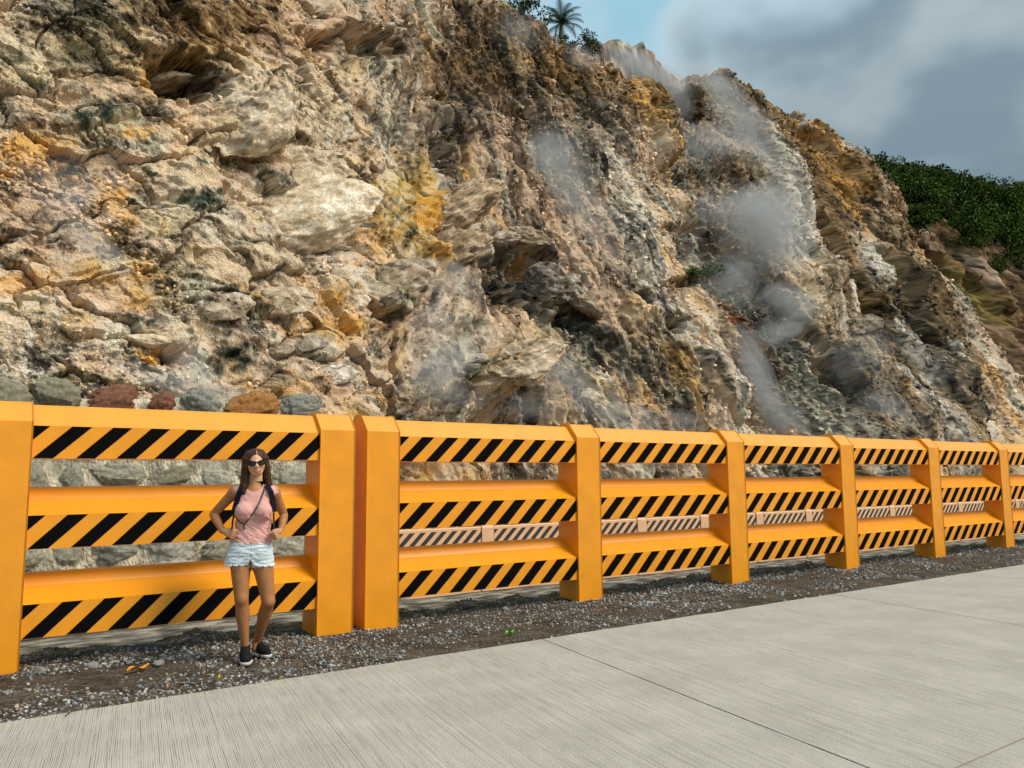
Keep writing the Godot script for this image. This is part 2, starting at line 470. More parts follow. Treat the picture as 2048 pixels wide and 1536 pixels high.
var RELIEF = [
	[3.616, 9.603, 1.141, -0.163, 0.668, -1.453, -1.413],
	[6.216, 6.485, 0.872, -0.357, 0.686, -4.621, -0.274],
	[5.458, 7.581, 1.374, -0.724, -0.279, -5.349, -0.226],
	[5.04, 8.228, 1.428, -0.503, 1.097, -5.809, -0.215],
	[6.012, 9.227, 2.275, -0.4, 1.793, -3.405, -0.361],
	[4.29, 9.571, 4.256, -1.493, 0.565, -4.027, -0.275],
	[8.945, 14.77, 1.583, -0.412, 1.51, -1.803, -0.6],
	[11.512, 16.526, 0.666, -0.324, 0.846, -1.236, -1.3],
	[14.616, 19.91, 1.883, -0.718, 0.959, -1.187, -0.6],
	[3.756, 8.683, 2.126, 0.138, 4.519, -6.462, -0.163],
	[3.471, 11.669, 4.057, -0.278, 1.174, -1.64, -0.351],
	[1.569, 8.942, 3.082, 0.167, 5.629, -9.168, -0.116],
	[1.128, 8.64, 4.442, -0.463, 1.596, -8.462, -0.133],
	[3.139, 6.519, 2.198, -0.305, 1.815, -7.523, -0.153],
	[4.546, 7.212, 2.31, -0.788, 0.611, -5.436, -0.222],
	[4.892, 7.163, 2.793, -2.02, -2.448, -4.528, -0.216],
	[16.081, 9.627, 0.59, -0.529, 0.05, -1.252, -1.2],
	[18.451, 9.907, 0.58, -0.55, -0.134, -0.707, -1.6],
	[16.247, 8.503, 0.703, -0.662, -0.008, -1.625, -1.2],
	[16.615, 8.07, 0.632, -0.478, 0.338, -3.172, -0.473],
	[19.617, 7.863, 0.658, -0.716, -0.487, -1.067, -1.3],
	[14.137, 7.948, 1.678, -0.884, 0.453, -1.633, -0.797],
	[15.452, 11.759, 1.235, -0.597, 0.721, -1.804, -0.839],
	[14.781, 12.987, 1.995, -0.917, 0.777, -1.62, -0.784],
	[16.195, 15.058, 1.708, -2.833, -0.692, 0.18, -0.476],
	[15.961, 17.116, 1.683, -2.603, -0.481, 0.164, -0.573],
	[25.929, 8.063, 1.325, -0.861, 0.185, -1.579, -1.553],
	[24.367, 9.012, 1.514, -0.897, 0.257, -1.851, -1.3],
	[30.17, 13.803, 0.551, -2.38, -0.384, 0.24, -1.101],
	[28.234, 10.567, 0.768, -2.829, -0.462, 0.213, -0.845],
	[34.453, 19.576, 1.128, -2.511, -0.347, 0.139, -0.994],
	[2.581, 3.422, 2.178, -0.523, -0.304, -4.307, -0.258],
	[4.75, 4.928, 2.291, -1.104, -0.855, -6.935, -0.166],
	[4.068, 3.538, 2.541, -0.416, 0.965, -6.591, -0.173],
	[8, 5.088, 1.479, -1.077, -0.222, -4.788, -0.275],
	[13.329, 4.139, 1.591, 0.084, 0.619, -5.566, -0.197],
	[20.556, 6.674, 0.44, -0.679, -2.003, -1.563, -0.435],
	[21.756, 5.515, 0.403, -0.711, -2.073, -1.407, -0.441],
	[22.958, 4.352, 0.455, -0.846, -1.977, -1.538, -0.445],
	[25.064, 21.982, 0.591, -0.561, -1.114, -1.235, -0.662],
	[24.834, 24.518, 0.494, -0.437, -1.159, -1.291, -0.634],
	[27.559, 20.712, 0.443, -0.499, -1.316, -0.942, -0.684],
	[20.165, 19.143, 0.489, -0.553, -2.479, -0.772, -0.464],
	[34.744, 26.529, 0.48, -0.663, -1.27, 0.023, -0.6],
	[35.269, 16.211, 0.166, -0.372, -1.374, 0.369, -1.721],
	[35.289, 12.918, 0.134, -0.307, -1.141, 0.112, -1.6],
	[52.612, 25.716, 0.125, -0.208, -0.544, -0.206, -1.4],
	[52.169, 20.071, 0.104, -0.216, -0.813, -0.027, -1.6],
	[44.929, 14.619, 0.096, -0.252, -1.454, 0.442, -1.4],
	[50.703, 14.093, 0.101, -0.267, -0.968, 0.142, -1.6],
	[36.268, 10.009, 0.133, -0.329, -1.444, -0.049, -1.2],
	[31.428, 6.253, 0.17, -0.511, -1.856, 0.087, -1.096],
	[48.344, 9.507, 0.1, -0.302, -1.033, 0.027, -1.4],
	[36.518, 6.105, 0.186, -0.482, -1.144, -0.478, -1.2],
	[45.156, 17.681, 0.14, -0.337, -1.619, 0.58, -0.864],
	[29.736, 9.704, 0.178, -0.467, -1.957, 0.28, -1.1],
	[44.304, 11.378, 0.206, -0.594, -1.228, 0.288, -1],
	[4.882, 8.922, 1.134, -0.304, 0.443, -1.342, 0.45],
	[6.192, 8.593, 0.924, -0.379, 0.373, -1.607, 0.4],
	[8.529, 5.884, 1.14, -0.374, 0.441, -1.648, 0.4],
	[5.071, 4.786, 1.693, -0.572, 0.205, -3.411, 0.3],
	[3.777, 7.15, 1.686, -0.392, 0.264, -1.369, 0.25],
	[2.924, 3.691, 1.741, -0.178, 0.419, -2.773, 0.25],
	[12.814, 10.033, 0.754, -0.345, 0.493, -1.194, 0.5],
	[12.571, 8.592, 0.846, -0.4, 0.517, -1.492, 0.5],
	[13.366, 4.554, 0.747, -0.621, -0.077, -1.11, 0.8],
	[18.812, 8.398, 0.57, -0.686, -0.422, -0.78, 0.8],
	[2.32, 8.184, 1.664, 0.303, 4.141, -5.172, 0.189],
	[1.249, 7.675, 1.457, 0.005, 1.798, -4.567, 0.2],
	[10.271, 16.479, 0.634, -0.265, 1.881, -2.46, 0.5],
	[11.633, 17.306, 0.665, -0.304, 1.522, -2.029, 0.4],
	[3.507, 10.3, 1.023, -0.075, 2.425, -3.939, 0.293],
	[6.543, 5.981, 0.753, -0.168, 0.392, -1.327, 0.15],
	[33.359, 23.487, 0.298, -0.407, -0.364, -0.061, 0.8],
	[32.821, 20.584, 0.297, -0.511, -0.749, 0.104, 0.8],
	[42.127, 16.649, 0.102, -0.228, -0.924, 0.173, 0.9],
	[47.134, 13.533, 0.162, -0.47, -0.544, 0.206, 0.8],
	[44.697, 22.065, 0.102, -0.187, -0.557, 0.037, 0.9],
	[56.103, 25.248, 0.09, -0.167, -0.339, -0.035, 1],
	[51.286, 11.944, 0.078, -0.223, -0.479, 0.053, 1.1],
	[36.929, 8.344, 0.112, -0.293, -0.767, -0.086, 0.8],
	[31.04, 8.53, 0.131, -0.359, -1.118, 0.118, 0.8],
	[26.327, 5.411, 0.226, -0.551, -1.028, -0.257, 0.8],
	[48.019, 6.888, 0.096, -0.322, -0.634, -0.019, 0.9],
	[3.816, 4.516, 1.764, -0.49, 0.081, -3.219, 0.25],
	[1.464, 4.422, 1.055, 0.17, 4.237, -9.329, 0.111]]
var BOULDERS = [
	[6.642, 7.459, 0.796, -0.356, 0.235, -1.295, 0],
	[6.143, 8.57, 0.933, -0.393, 0.376, -1.777, 0],
	[4.861, 8.952, 1.278, -0.308, 0.502, -1.356, 0],
	[8.512, 5.948, 1.193, -0.39, 0.468, -1.722, 3],
	[5.08, 4.842, 1.758, -0.592, 0.235, -3.681, 0],
	[12.766, 10.053, 0.86, -0.553, 0.382, -1.228, 3],
	[12.558, 8.625, 0.935, -0.442, 0.55, -1.578, 3],
	[18.568, 8.355, 0.708, -0.861, -0.533, -1.031, 10],
	[13.387, 4.635, 0.945, -0.829, -0.087, -1.284, 0],
	[16.684, 9.911, 1.27, -0.652, 0.639, -2.248, 9],
	[14.892, 9.999, 1.36, -0.686, 0.904, -2.612, 9],
	[15.239, 9.479, 1.635, -0.844, 0.677, -2.159, 1],
	[41.678, 9.6, 0.784, -0.998, 0.005, -1.555, 7],
	[20.049, 9.282, 1.604, -0.763, 0.424, -2.689, 9],
	[3.761, 4.455, 2.313, -0.495, 0.429, -4.5, 0],
	[7.167, 5.399, 2.622, -0.685, 1.332, -5.315, 0],
	[2.673, 4.617, 4.068, -0.259, 1.588, -7.552, 3],
	[6.324, 3.566, 2.668, -0.457, 0.747, -5.233, 1],
	[5.735, 4.058, 2.989, -0.559, 1.02, -5.864, 9],
	[15.994, 4.537, 1.253, -1.437, -0.661, -2.55, 0],
	[18.197, 5.221, 1.105, -1.757, -1.198, -1.651, 3],
	[18.991, 4.146, 1.432, -1.704, -1.138, -2.242, 0],
	[3.705, 10.309, 1.045, -0.123, 2.275, -4.11, 7, 2.6],
	[3.119, 9.525, 4.752, -0.863, 0.603, -1.829, 7, 1.2],
	[18.994, 11.028, 0.608, -0.545, -0.426, -2.01, 3, 1.5],
	[16.079, 10.218, 0.88, -0.693, 0.443, -3.274, 9, 1.5],
	[19.901, 8.436, 0.695, -0.76, -1.163, -2.13, 3, 1.4],
	[2.598, 3.625, 2.156, -0.508, -0.52, -9.165, 0, 1.8]]
# steam: label, place, then for each puff its offset, half sizes, turn and thickness
var STEAM = [
	["dense white steam cloud in the middle of the gully", 39.038, 16.955, -20.783, 0.08, -0.276, 0, 2.326, 2.413, 2.115, -1.388, 4, 0.214, -0.153, 0, 1.454, 1.508, 1.322, -1.233, 6, -2.055, -2.06, 1.081, 2.66, 2.167, 2.167, -0.953, 4, -1.906, -1.818, 1.081, 1.663, 1.355, 1.355, -0.878, 6, -3.871, -2.572, 1.355, 2.507, 2.205, 2.205, -0.791, 4, -3.757, -2.117, 1.355, 1.567, 1.378, 1.378, -0.782, 6, -2.725, -2.983, 1.606, 1.435, 1.538, 1.304, -0.782, 4, -2.861, -3.296, 1.606, 0.897, 0.961, 0.815, -1.245, 6, -2.017, -3.782, 1.918, 1.587, 1.255, 1.255, -1.152, 4, -1.988, -3.707, 1.918, 0.992, 0.784, 0.784, -0.764, 6, -2.876, -0.434, -0.014, 1.783, 1.275, 1.275, 0.252, 3, -2.764, -0.151, -0.014, 1.114, 0.797, 0.797, 0.048, 5, -0.792, 0.557, -0.638, 1.847, 1.139, 1.139, 0.248, 3, -0.551, 0.565, -0.638, 1.155, 0.712, 0.712, 0.21, 6],
	["small white steam puff below the dense gully cloud", 34.224, 10.389, -17.318, 0.11, -0.134, 0, 1.58, 0.98, 0.98, 0.08, 5, -0.134, 0.064, 0, 0.987, 0.613, 0.613, -0.118, 7, 1.531, -0.33, 0.127, 1.783, 1.096, 1.096, 0.07, 5, 1.439, -0.29, 0.127, 1.114, 0.685, 0.685, -0.064, 7, -0.668, -1.773, 0.943, 0.672, 1.574, 0.611, -1.119, 5, -0.656, -1.864, 0.943, 0.42, 0.984, 0.382, -1.382, 8, -2.418, -2.263, 1.232, 0.82, 1.376, 0.746, -1.444, 5, -2.467, -2.324, 1.232, 0.513, 0.86, 0.466, -1.536, 7],
	["steam streaming down from the dark pinnacle", 41.116, 26.272, -26.35, -0.024, 0.023, 0, 2.863, 0.945, 0.945, -1.034, 5, 0.033, 0.037, 0, 1.789, 0.591, 0.591, -1.006, 7, 1.019, -0.745, 0.5, 3.026, 1.119, 1.119, -1.033, 5, 0.802, -0.765, 0.5, 1.891, 0.7, 0.7, -0.374, 7, 1.756, -0.962, 0.551, 2.461, 1.194, 1.194, -0.964, 4, 1.839, -0.966, 0.551, 1.538, 0.746, 0.746, -0.959, 7, 2.679, -1.989, 1.147, 2.443, 1.423, 1.423, -0.66, 4, 2.649, -2.004, 1.147, 1.527, 0.889, 0.889, -0.918, 6, 0.714, 2.35, -1.348, 2.243, 0.902, 0.902, -0.1, 5, 0.534, 2.323, -1.348, 1.402, 0.564, 0.564, -0.244, 7, 2.397, 2.116, -1.271, 2.18, 0.829, 0.829, -0.134, 5, 2.474, 2.114, -1.271, 1.363, 0.518, 0.518, -0.504, 8],
	["steam drifting over the hazy ridge left of the pinnacle", 34.134, 26.222, -26.235, -0.122, -0.069, 0, 3.163, 1.099, 1.099, -0.143, 5, -0.075, -0.051, 0, 1.977, 0.687, 0.687, -0.407, 7, 0.907, -0.223, 0.741, 3.298, 1.005, 1.005, -0.083, 5, 1.203, -0.376, 0.741, 2.061, 0.628, 0.628, -0.034, 7, -0.842, 0.722, -0.478, 2.378, 0.984, 0.984, -0.497, 4, -0.937, 0.636, -0.478, 1.486, 0.615, 0.615, -0.651, 6, 0.13, 0.461, -0.071, 2.437, 0.697, 0.697, -0.052, 5, 0.129, 0.504, -0.071, 1.523, 0.436, 0.436, -0.295, 7, 1.157, -0.792, 0.543, 1.486, 1.077, 1.077, -0.933, 4, 1.246, -0.764, 0.543, 0.929, 0.673, 0.673, -0.984, 7, 1.58, -1.722, 0.805, 1.708, 1.315, 1.315, -0.848, 4, 1.763, -1.733, 0.805, 1.067, 0.822, 0.822, -0.668, 6],
	["thin steam streak right of the pinnacle", 42.392, 21.955, -23.987, 0.025, 0.07, 0, 3.831, 0.648, 0.648, -1.327, 6, -0.044, -0.045, 0, 2.394, 0.405, 0.405, -0.993, 8, 0.146, -1.589, 0.852, 3.709, 0.637, 0.637, -1.275, 6, 0.149, -1.427, 0.852, 2.318, 0.398, 0.398, -0.764, 8, -0.896, 1.59, -0.81, 2.094, 0.913, 0.913, -0.899, 4, -0.893, 1.465, -0.81, 1.309, 0.571, 0.571, -1.08, 6, -0.947, 0.131, -0.057, 2.438, 0.926, 0.926, -1.049, 4, -0.802, 0.299, -0.057, 1.524, 0.579, 0.579, -1.044, 6],
	["pale steam sheet on the pink scree", 22.216, 16.358, -20.518, -0.001, 0.075, 0, 1.363, 1.342, 1.239, -0.754, 4, 0.072, -0.015, 0, 0.852, 0.839, 0.775, -0.877, 7, -1.328, -0.96, 0.547, 1.101, 1.314, 1.001, -0.393, 5, -1.343, -0.955, 0.547, 0.688, 0.821, 0.626, -0.494, 7, -0.328, -1.416, 0.961, 2.025, 1.393, 1.393, -0.755, 4, -0.326, -1.48, 0.961, 1.266, 0.871, 0.871, -0.915, 6, 0.062, -2.934, 1.527, 1.863, 1.023, 1.023, -1.246, 4, -0.145, -2.678, 1.527, 1.164, 0.639, 0.639, -1.185, 6, -0.321, -3.786, 2.227, 2.168, 1.193, 1.193, -0.696, 2, -0.355, -3.799, 2.227, 1.355, 0.746, 0.746, -1.337, 4, 0.436, -5.302, 2.958, 2.758, 0.853, 0.853, -1.319, 3, 0.327, -5.397, 2.958, 1.724, 0.533, 0.533, -0.783, 5],
	["faint steam in the upper gully", 39.289, 22.287, -24.063, 0.081, -0.034, 0, 1.168, 2.904, 1.062, -1.576, 4, -0.033, -0.048, 0, 0.73, 1.815, 0.664, -1.541, 6, -3.539, -1.382, 0.795, 1.471, 2.506, 1.337, -1.35, 3, -3.535, -1.176, 0.795, 0.919, 1.566, 0.836, -1.472, 5, -4.756, -6.201, 3.689, 1.538, 2.333, 1.398, -1.192, 2, -4.579, -6.329, 3.689, 0.961, 1.458, 0.874, -1.33, 5, -7.054, -6.858, 3.866, 1.096, 2.701, 0.996, -1.35, 3, -6.863, -6.839, 3.866, 0.685, 1.688, 0.622, -1.34, 5, -7.802, -11.398, 6.496, 1.558, 1.371, 1.371, -1.411, 3, -7.734, -11.337, 6.496, 0.974, 0.857, 0.857, -1.494, 5, -9.226, -11.508, 6.628, 1.234, 1.77, 1.122, -1.419, 3, -9.107, -11.433, 6.628, 0.771, 1.106, 0.701, -1.356, 6],
	["steam ribbon at the foot of the gully", 28.528, 5.58, -14.609, 0.053, 0.105, 0, 2.508, 0.76, 0.76, -1.105, 6, -0.062, -0.06, 0, 1.568, 0.475, 0.475, -0.93, 8, -0.229, -1.292, 0.681, 2.458, 0.694, 0.694, -1.301, 6, -0.122, -1.167, 0.681, 1.536, 0.433, 0.433, -0.802, 8, 0.596, -1.485, 0.782, 1.201, 0.764, 0.764, -1.158, 5, 0.62, -1.438, 0.782, 0.75, 0.478, 0.478, -0.973, 7, 0.979, -1.954, 1.085, 1.036, 0.737, 0.737, -1.076, 5, 1.012, -1.85, 1.085, 0.648, 0.461, 0.461, -0.949, 7, 0.486, 1.456, -0.794, 1.355, 0.728, 0.728, -0.848, 5, 0.483, 1.468, -0.794, 0.847, 0.455, 0.455, -1.223, 7, 0.092, 0.429, -0.223, 1.336, 0.714, 0.714, -1.299, 5, 0.114, 0.462, -0.223, 0.835, 0.446, 0.446, -1.013, 7],
	["grey steam low on the right slope", 39.458, 7.765, -15.779, 0.088, 0.072, 0, 1.484, 1.585, 1.349, -0.826, 3, -0.129, 0.059, 0, 0.927, 0.991, 0.843, -0.781, 5, -2.648, -1.034, 0.531, 1.491, 1.338, 1.338, -0.991, 3, -2.733, -0.851, 0.531, 0.932, 0.836, 0.836, -0.834, 5, -2.419, -3.008, 1.596, 1.587, 0.812, 0.812, -0.171, 4, -2.303, -3.002, 1.596, 0.992, 0.507, 0.507, -0.448, 6, -1.069, -3.323, 1.689, 2.039, 0.776, 0.776, -0.161, 4, -1.104, -3.303, 1.689, 1.274, 0.485, 0.485, -0.417, 6],
	["steam wisp over the ochre boulders", 11.967, 7.306, -12.798, -0.068, -0.04, 0, 0.64, 1.117, 0.582, -1.589, 6, -0.068, 0.049, 0, 0.4, 0.698, 0.364, -1.15, 8, -1.017, -0.306, 0.843, 0.623, 1.017, 0.566, -1.245, 6, -1.131, -0.366, 0.843, 0.389, 0.636, 0.354, -1.523, 8, -1.328, -1.661, 1.666, 0.537, 0.571, 0.488, -0.835, 6, -1.312, -1.527, 1.666, 0.335, 0.357, 0.305, -1.129, 8, -2.146, -2.042, 2.413, 0.618, 0.729, 0.561, -0.795, 5, -2.18, -1.991, 2.413, 0.386, 0.456, 0.351, -0.888, 7],
	["steam wisp above the barrier left of centre", 10.515, 4.55, -10.444, 0.005, -0.008, 0, 0.725, 0.923, 0.659, -1.436, 5, 0.006, -0.092, 0, 0.453, 0.577, 0.412, -1.221, 8, -0.773, -0.567, 0.633, 0.663, 1.05, 0.603, -1.017, 6, -0.822, -0.583, 0.633, 0.415, 0.656, 0.377, -1.32, 8, -0.39, -0.851, 0.275, 0.838, 0.531, 0.531, -0.038, 5, -0.42, -0.853, 0.275, 0.524, 0.332, 0.332, -0.104, 7, 0.835, -0.967, -0.571, 0.962, 0.445, 0.445, 0.078, 5, 0.786, -0.99, -0.571, 0.601, 0.278, 0.278, -0.185, 7],
	["thin steam trail on the far left face", 1.67, 6.038, -6.87, -0.023, -0, 0, 0.25, 0.579, 0.227, -1.082, 7, 0.003, -0.005, 0, 0.156, 0.362, 0.142, -1.117, 9, -0.371, -0.272, 0.251, 0.33, 0.622, 0.3, -1.068, 6, -0.354, -0.319, 0.251, 0.206, 0.389, 0.187, -1.201, 8, -0.005, -0.89, 0.428, 0.552, 0.232, 0.232, -0.552, 8, -0.046, -0.886, 0.428, 0.345, 0.145, 0.145, -0.754, 10, 0.22, -0.984, 0.422, 0.559, 0.221, 0.221, -0.832, 8, 0.21, -0.987, 0.422, 0.349, 0.138, 0.138, -0.588, 10, -0.349, 0.315, -0.026, 0.353, 0.533, 0.321, -1.418, 5, -0.342, 0.268, -0.026, 0.22, 0.333, 0.2, -1.456, 7, -0.554, 0.052, 0.091, 0.305, 0.445, 0.277, -1.02, 5, -0.576, 0.107, 0.091, 0.191, 0.278, 0.173, -1.361, 7],
	["steam behind the stone wall", 3.089, 3.192, -5.666, -0.015, -0.038, 0, 0.559, 0.316, 0.316, -0.92, 7, 0.044, 0.009, 0, 0.35, 0.197, 0.197, -1.395, 9, 0.102, -0.185, 0.045, 0.423, 0.239, 0.239, -0.767, 8, 0.112, -0.162, 0.045, 0.264, 0.15, 0.15, -1.063, 10, 0.156, -0.479, 0.202, 0.764, 0.173, 0.173, 0.138, 9, 0.145, -0.495, 0.202, 0.477, 0.108, 0.108, 0.07, 11, 0.502, -0.476, 0.08, 0.61, 0.235, 0.235, -0.007, 8, 0.489, -0.429, 0.08, 0.381, 0.147, 0.147, -0.137, 10, -0.4, -0.323, 0.283, 0.612, 0.171, 0.171, -0.336, 8, -0.431, -0.31, 0.283, 0.383, 0.107, 0.107, -0.101, 10, -0.089, -0.376, 0.203, 0.638, 0.166, 0.166, -0.198, 8, -0.087, -0.343, 0.203, 0.399, 0.104, 0.104, -0.457, 10],
	["low steam bank above the long barrier", 16.297, 4.827, -13.447, 0.102, -0.014, 0, 1.604, 0.911, 0.911, -0.42, 4, 0.064, -0.045, 0, 1.002, 0.569, 0.569, -0.789, 6, 1.208, -0.378, -0.278, 1.853, 0.673, 0.673, -0.992, 5, 1.224, -0.352, -0.278, 1.158, 0.421, 0.421, -1.014, 7, 3.125, -1.076, -0.081, 2.617, 0.498, 0.498, -0.37, 6, 3.175, -1.157, -0.081, 1.636, 0.311, 0.311, 0.022, 8, 5.237, -1.487, 0.077, 2.687, 0.57, 0.57, 0.053, 5, 5.226, -1.497, 0.077, 1.679, 0.356, 0.356, 0.152, 7, -2.54, -1.203, 1.02, 1.288, 0.524, 0.524, -0.094, 5, -2.474, -1.214, 1.02, 0.805, 0.328, 0.328, 0.086, 7, -0.729, -1.202, 0.318, 1.619, 0.472, 0.472, 0.046, 5, -0.818, -1.21, 0.318, 1.012, 0.295, 0.295, -0.2, 7],
	["steam hanging between the rails of the long barrier", 20.737, 2.402, -12.711, -0.095, 0.012, 0, 1.524, 0.736, 0.736, 0.165, 5, -0.017, 0.033, 0, 0.953, 0.46, 0.46, 0.074, 7, 1.093, -0.176, 0.02, 2.021, 0.707, 0.707, -0.197, 5, 1.037, 0.004, 0.02, 1.263, 0.442, 0.442, 0.158, 7],
	["steam among the crest trees", 22.568, 24.139, -24.307, 0.01, -0.024, 0, 1.321, 0.968, 0.968, -0.21, 2, 0.117, 0.131, 0, 0.826, 0.605, 0.605, -0.535, 4, 0.527, 0.014, 0.344, 1.526, 0.964, 0.964, -0.744, 2, 0.47, -0.047, 0.344, 0.954, 0.603, 0.603, -0.668, 4, 3.109, -1.032, 1.506, 0.872, 0.723, 0.723, -0.807, 4, 3.21, -0.964, 1.506, 0.545, 0.452, 0.452, -0.847, 6, 3.595, -1.139, 1.631, 1.041, 0.539, 0.539, -0.558, 5, 3.728, -1.104, 1.631, 0.651, 0.337, 0.337, -0.435, 7]]


# ------------------------------------------------------------------ materials
func make_materials() -> void:
	var grit := noise_picture(noise(5, 0.09, 4), 512, 0.0, 1.0, 1.6)
	var fine := noise_picture(noise(6, 0.22, 3), 512, 0.0, 1.0, 1.5)
	var broad := noise_picture(noise(7, 0.02, 5), 512, 0.0, 1.0, 1.6)
	MAT.grit = grit
	MAT.fine = fine
	# rock: the colour comes from the mineral stains and painted shade, the picture adds grain
	var m := smat(Color(1, 1, 1), 0.95, 0.3)
	m.vertex_color_use_as_albedo = true
	m.albedo_texture = noise_picture(noise(8, 0.035, 6), 1024, 0.76, 1.0, 1.7)
	m.uv1_triplanar = true
	m.uv1_world_triplanar = true
	m.uv1_scale = Vector3(0.55, 0.55, 0.55)
	m.heightmap_enabled = true
	m.heightmap_texture = noise_picture(noise(9, 0.04, 6), 1024, 0.0, 1.0, 1.5)
	m.heightmap_scale = 2.2
	m.heightmap_flip_texture = false
	MAT.rock = m
	var mb: StandardMaterial3D = m.duplicate()
	mb.heightmap_scale = 1.0
	mb.uv1_scale = Vector3(0.3, 0.3, 0.3)
	MAT.boulder = mb
	# paint
	MAT.orange = paint(Color(0.88, 0.33, 0.004), 0.38)
	MAT.orange.metallic_specular = 0.6
	MAT.orange_old = paint(Color(0.78, 0.47, 0.27), 0.7)
	MAT.black = paint(Color(0.004, 0.004, 0.0045), 0.9)
	MAT.black.metallic_specular = 0.15
	MAT.black_old = paint(Color(0.03, 0.03, 0.03), 0.7)
	# mortar and wall stones
	var mo := smat(lin(0.78, 0.70, 0.54), 0.95)
	mo.albedo_texture = noise_picture(noise(15, 0.02, 5), 512, 0.62, 1.0, 1.8)
	mo.uv1_triplanar = true
	mo.uv1_world_triplanar = true
	mo.uv1_scale = Vector3(0.5, 0.25, 0.5)
	mo.heightmap_enabled = true
	mo.heightmap_texture = grit
	mo.heightmap_scale = 2.0
	MAT.mortar = mo
	var kinds := [[0.46, 0.44, 0.34], [0.54, 0.52, 0.42], [0.36, 0.36, 0.30], [0.30, 0.115, 0.06], [0.48, 0.21, 0.045], [0.60, 0.58, 0.52], [0.34, 0.31, 0.21]]
	MAT.stones = []
	for k in kinds:
		var s := smat(lin(k[0], k[1], k[2]), 0.7)
		s.albedo_texture = noise_picture(noise(30 + MAT.stones.size(), 0.025, 5), 256, 0.72, 1.0, 1.8)
		s.uv1_triplanar = true
		s.uv1_scale = Vector3(0.8, 0.5, 0.8)
		s.heightmap_enabled = true
		s.heightmap_texture = fine
		s.heightmap_scale = 0.5
		MAT.stones.append(s)
	# concrete of the apron
	var ap := smat(lin(0.58, 0.49, 0.36), 0.95)
	ap.albedo_texture = noise_picture(noise(41, 0.012, 6), 512, 0.45, 1.0, 1.8)
	ap.uv1_triplanar = true
	ap.uv1_world_triplanar = true
	ap.uv1_scale = Vector3(0.35, 0.35, 0.7)
	ap.heightmap_enabled = true
	ap.heightmap_texture = grit
	ap.heightmap_scale = 1.5
	MAT.apron = ap
	# gravel stones, tinted one by one
	var g := smat(Color(1, 1, 1), 0.85)
	g.vertex_color_use_as_albedo = true
	MAT.pebble = g
	MAT.leaf = leaf_mat(Color(1, 1, 1))
	MAT.bark = smat(lin(0.11, 0.085, 0.06), 0.95)


func leaf_mat(c: Color) -> StandardMaterial3D:
	var m := smat(c, 0.6, 0.4)
	m.vertex_color_use_as_albedo = true
	m.backlight_enabled = true
	m.backlight = Color(0.5, 0.6, 0.3)
	m.cull_mode = BaseMaterial3D.CULL_DISABLED
	return m


# weathered paint: slight blotches of tone, brush ripples as relief
func paint(c: Color, rough: float) -> StandardMaterial3D:
	var m := smat(lin(c.r, c.g, c.b), rough)
	m.albedo_texture = noise_picture(noise(51, 0.012, 6), 512, 0.955, 1.0, 1.6)
	m.uv1_triplanar = true
	m.uv1_world_triplanar = true
	m.uv1_scale = Vector3(0.45, 0.45, 0.45)
	m.heightmap_enabled = true
	m.heightmap_texture = MAT.fine
	m.heightmap_scale = 0.08
	return m


# ------------------------------------------------------------------ ground, road, shoulder
func shoulder_height(x: float, z: float, n: FastNoiseLite) -> float:
	var h := 0.012 + n.get_noise_2d(x, z) * 0.028
	h -= 0.02 * sstep(1.0, 1.42, z)
	# a low crumbling bank behind the barrier, then the drop to the apron
	var edge := -0.66 - 0.10 * n.get_noise_2d(x * 0.6 + 40.0, 3.0) - 0.10 * n.get_noise_2d(x * 3.0, 9.0)
	h += 0.06 * sstep(-0.05, -0.5, z) * (0.6 + n.get_noise_2d(x * 1.5, z * 1.5 + 7.0))
	h -= 0.34 * sstep(edge + 0.07, edge - 0.09, z)
	return h


func build_ground() -> void:
	# the wide ground far below everything, out to the horizon
	var b := Bag.new()
	b.quad(Vector3(-600, -2.6, 600), Vector3(600, -2.6, 600), Vector3(600, -2.6, -600), Vector3(-600, -2.6, -600))
	tag(put("ground", b.mesh(), smat(lin(0.16, 0.13, 0.09), 1.0)), "", "", "", "structure")
	# creek bed between the road and the cliff
	var nb := noise(61, 0.5, 5)
	var v := PackedVector3Array()
	var c := PackedColorArray()
	var w := 160
	var h := 40
	for j in h:
		for i in w:
			var x := -6.0 + 72.0 * pow(float(i) / (w - 1), 1.5)
			var z := -1.6 - 16.0 * j / (h - 1)
			v.append(Vector3(x, -1.75 + nb.get_noise_2d(x, z) * 0.35, z))
			var t := nb.get_noise_2d(x * 2.0 + 50, z * 2.0) * 0.5 + 0.5
			c.append(Color(0.16, 0.12, 0.075).lerp(Color(0.38, 0.33, 0.26), clampf(t * 1.6 - 0.3, 0, 1)))
	tag(put("creek_bed", grid_mesh(v, w, h, c), MAT.rock), "", "", "", "structure")
	# concrete apron behind the barrier
	var na := noise(62, 0.7, 4)
	v = PackedVector3Array()
	w = 200
	h = 14
	for j in h:
		for i in w:
			var x := -6.0 + 60.0 * i / (w - 1)
			var z := -0.2 - 2.1 * j / (h - 3)
			var y := -0.13 + na.get_noise_2d(x, z) * 0.015
			if j >= h - 2:
				z = -2.31
				y = -0.13 - 2.2 * (j - h + 3) / 2.0
			v.append(Vector3(x, y, z))
	var ap := Bag.new()
	tag(put("concrete_apron", grid_mesh(v, w, h), MAT.apron), "", "", "", "structure")
	# at the left the apron runs on to the foot of the masonry wall
	b = Bag.new()
	var fl := PackedVector3Array()
	for j in 6:
		for i in 30:
			var x := -6.0 + 11.2 * i / 29.0
			var z := -2.25 - 2.2 * j / 5.0
			fl.append(Vector3(x, -0.137 + na.get_noise_2d(x, z) * 0.01, z))
	tag(put("drain_floor", grid_mesh(fl, 30, 6), MAT.apron), "", "", "", "structure")
	build_shoulder()
	build_road()


